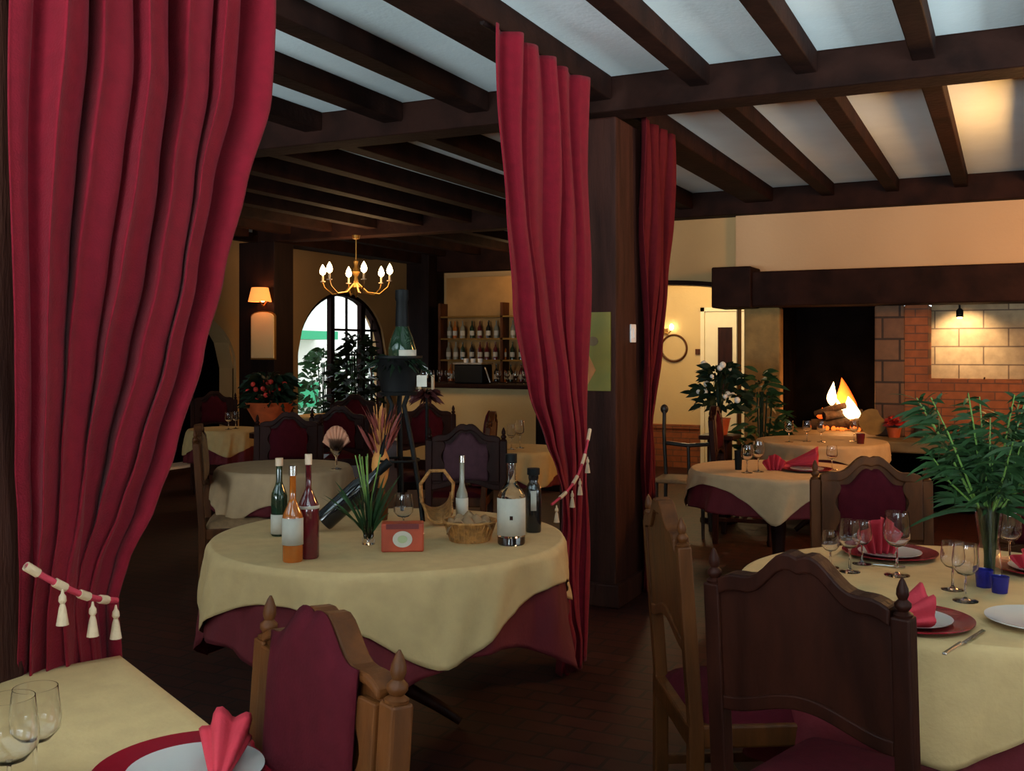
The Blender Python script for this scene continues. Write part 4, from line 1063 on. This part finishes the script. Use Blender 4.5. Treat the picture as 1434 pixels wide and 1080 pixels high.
for z in (1.0,1.33,1.65,1.98): MB().box(-.75,2.3,-.12,.12,z,z+.025).build('shelf',M['gold'] if z>1.1 else M['chairdark'],bs)
for x in (-.75,.3,1.3,2.28): MB().box(x-.02,x+.02,-.12,.12,0,2.2).build('upright',M['chair'],bs)
MB().box(-.75,2.3,-.12,.14,0,1.0).build('cabinet_base',M['chairdark'],bs)
bcols=[M['amber'],M['gglass'],M['purse'],M['redliq'],M['black']]; protos=[]
for m_i,mt_ in enumerate(bcols):
    protos.append(None)
nb=0
snames={1.0:'lowest',1.33:'second',1.65:'third'}
for zi,z in enumerate((1.0,1.33,1.65)):
    for k in range(12):
        x=-7.0-.66+ k*.135 +random.uniform(-.02,.02); ci=random.randrange(5); y=Y3a-.25+random.uniform(-.04,.04)
        loc=(x,y,z+.026)
        lb='liquor bottle on the %s shelf of the back bar'%snames[z]
        if protos[ci] is None:
            b=thing('liquor_bottle',lb,'bottle',loc,0,'liquor bottles on the %s back-bar shelf'%snames[z])
            MB().lathe([(.001,0),(.036,0),(.036,.15),(.012,.20),(.012,.26),(.001,.26)],12).build('body',bcols[ci],b,smooth=True)
            MB().lathe([(.037,.04),(.037,.11)],12,capb=False,capt=False).build('label_paper',M['paper'],b,smooth=True)
            protos[ci]=b
        else: dup(protos[ci],loc,0,lb,'liquor bottles on the %s back-bar shelf'%snames[z])
for k in range(14):
    x=-6.9+k*.12
    if abs(x+6.0)<.28: continue
    wineglass('small wine glass in the row standing on the bar counter',(x,11.30,1.08),.16,.036,group='glasses standing on the bar counter')
for px,lab in ((653,'left'),(686,'right')):
    k=(px-CX)/F; d=(Y3a-.4)/(k*st+ct); P=cw(k*d,d,0)
    f_=thing('picture_frame','small dark framed picture on the wall above the bar shelves, %s one'%lab,'picture',(P.x,Y3b-.25,2.18))
    MB().box(-.09,.09,-.02,0,0,.25).build('frame',M['chair'],f_,bevel=.004); MB().box(-.06,.06,-.026,-.018,.03,.22).build('print',M['boxdark'],f_)
# red cups/candles and flower dark on small stand left of the bar
ld=thing('table_lamp','small dark stemmed candlestick with white candles left of the bar','candlestick',onT(598,6.9,0))
MB().lathe([(.001,0),(.11,0),(.1,.02),(.015,.05),(.012,1.2),(.04,1.22),(.001,1.23)],16).build('stand',M['blackm'],ld,smooth=True)
for sx in (-.05,0.04): MB().lathe([(.001,1.22),(.012,1.22),(.012,1.33),(.001,1.33)],10,(sx*ct,sx*st,0)).build('candle',M['cream'],ld,smooth=True)
mb=MB()
for k in range(70):
    a=random.uniform(0,6.28); mb.leaf((0,0,1.2),(math.cos(a),math.sin(a),random.uniform(-.3,.8)),.13,.035,.4,4)
mb.build('leaf_wreath',mk('dark_red_leaves',(.08,.015,.015),.6),ld,smooth=True)

# flower arrangement in orange wrap, on a stand between far-left tables
fa=thing('flower_arrangement','dark leafed arrangement in an orange-red wrapped pot, far left','flowers',D(378,8.6,.80))
MB().lathe([(.001,0),(.09,0),(.10,.05),(.14,.12),(.22,.26),(.20,.25),(.12,.12),(.001,.06)],24).build('wrapped_pot',M['wraporange'],fa,smooth=True)
mb=MB(); m2=MB()
for k in range(260):
    a=random.uniform(0,6.28); r=.26*math.sqrt(random.random()); mb.leaf((r*.6*math.cos(a),r*.6*math.sin(a),.22+random.uniform(0,.26)),(math.cos(a),math.sin(a),random.uniform(-.1,1.2)),.13,.045,.4,4)
for k in range(36):
    a=random.uniform(0,6.28); r=.2*math.sqrt(random.random()); m2.sphere((r*math.cos(a),r*math.sin(a),.30+random.uniform(0,.14)),.022,6,4)
mb.build('foliage',M['leafd'],fa,smooth=True); m2.build('red_blossoms',M['petalr'],fa,smooth=True)
fs_=thing('plant_stand','dark wooden stand under the orange-wrapped arrangement','stand',D(378,8.6,0))
MB().lathe([(.001,.76),(.17,.76),(.17,.80),(.001,.80)],24).build('top',M['chairdark'],fs_,smooth=True)
for k in range(3): 
    a=k*2*PI/3; MB().tube([(.12*math.cos(a),.12*math.sin(a),.77),(.17*math.cos(a),.17*math.sin(a),0)],.016,8).build('leg',M['chairdark'],fs_,smooth=True)

# plant with white blossoms left of the fire, on pedestal
wp=thing('plant_pedestal','dark wooden pedestal left of the fireplace','stand',D(1008,8.9,0))
MB().box(-.14,.14,-.14,.14,0,.05).box(-.09,.09,-.09,.09,.05,.72).box(-.15,.15,-.15,.15,.72,.76).build('column',M['chairdark'],wp,bevel=.01)
wf=shrub('flowering_plant','white-flowered plant on the pedestal left of the fireplace','plant',D(1008,8.9,.76),170,.22,.46,M['leafd'],.05,.13,.09,.13)
mb=MB()
for k in range(16): mb.sphere((random.uniform(-.2,.2),random.uniform(-.2,.1),random.uniform(.3,.62)),random.uniform(.018,.03),7,5)
mb.build('blossom',M['petalw'],wf,smooth=True)
shrub('potted_plant','leafy plant on the floor against the ochre fireplace jamb','plant',D(1066,9.1,0),260,.22,1.15,M['leaf'],.04,.14,.12,.15)

# ============================================================ LIGHTS
SKY=(.80,.94,1.0)
def winlight(x,w,e,up=30):
    return light('window_daylight','AREA',(x,FY-.4,1.1),e,SKY,(w,1.5),(math.radians(90+up),0,0),spread=math.radians(75))
winlight(-7.1,2.2,90); winlight(-3.6,2.0,215); winlight(-.6,2.0,225); winlight(2.2,2.0,190)
light('window_daylight','AREA',(RX+.4,1.3,1.1),110,SKY,(2.2,1.5),(math.radians(90+30),0,math.radians(90)),spread=math.radians(75))  # added daylight at the nearer unseen right window, tilted up to brighten the ceiling
light('window_daylight','AREA',(RX+.4,4.3,1.1),100,SKY,(1.8,1.5),(math.radians(90+30),0,math.radians(90)),spread=math.radians(75))  # same added ceiling light at the farther unseen right window
light('chandelier_glow','POINT',(-6.76,Y2a-.12,2.32),40,(1,.58,.26),.3)
light('chandelier_glow','POINT',(.90,7.2,2.50),210,(1,.46,.13),.3)
light('fire_glow','POINT',tuple(D(1178,9.9,1.0)),10,(1,.38,.10),.12)
light('hall_ceiling_lamp','POINT',(-3.3,11.3,2.5),55,(1,.74,.40),.15)
light('spot_glow','SPOT',tuple(D(1344,9.3,1.76)),22,(1,.72,.42),.03,(math.radians(60),0,math.radians(-5)),spot_size=math.radians(110),spot_blend=.6)
light('post_lamp_glow','POINT',(-8.1,Y2a-.25,2.2),5,(1,.40,.12),.06)
light('bar_lamp','POINT',(-6.3,13.1,2.55),9,(1,.62,.28),.15)

w=bpy.data.worlds.new('daylight'); SC.world=w; w.use_nodes=True
bg=w.node_tree.nodes['Background']; bg.inputs[0].default_value=(.80,.90,1.0,1); bg.inputs[1].default_value=2.4

# ============================================================ CAMERA
cam=bpy.data.cameras.new('camera'); co=bpy.data.objects.new('camera',cam); COL.objects.link(co); SC.camera=co
co.location=(0,0,H); co.rotation_euler=(PI/2,0,TH)
cam.sensor_width=36; cam.sensor_fit='HORIZONTAL'; cam.lens=F/1434*36; cam.shift_y=-(540-HY)/1434; cam.clip_start=.05
SC.view_settings.view_transform='Standard'; SC.view_settings.look='None'; SC.view_settings.gamma=1; SC.view_settings.use_curve_mapping=False
SC.view_settings.exposure=0.28
SC.cycles.use_denoising=True
SC.cycles.max_bounces=12; SC.cycles.transmission_bounces=12; SC.cycles.caustics_reflective=False; SC.cycles.caustics_refractive=False
SC.cycles.sample_clamp_indirect=3
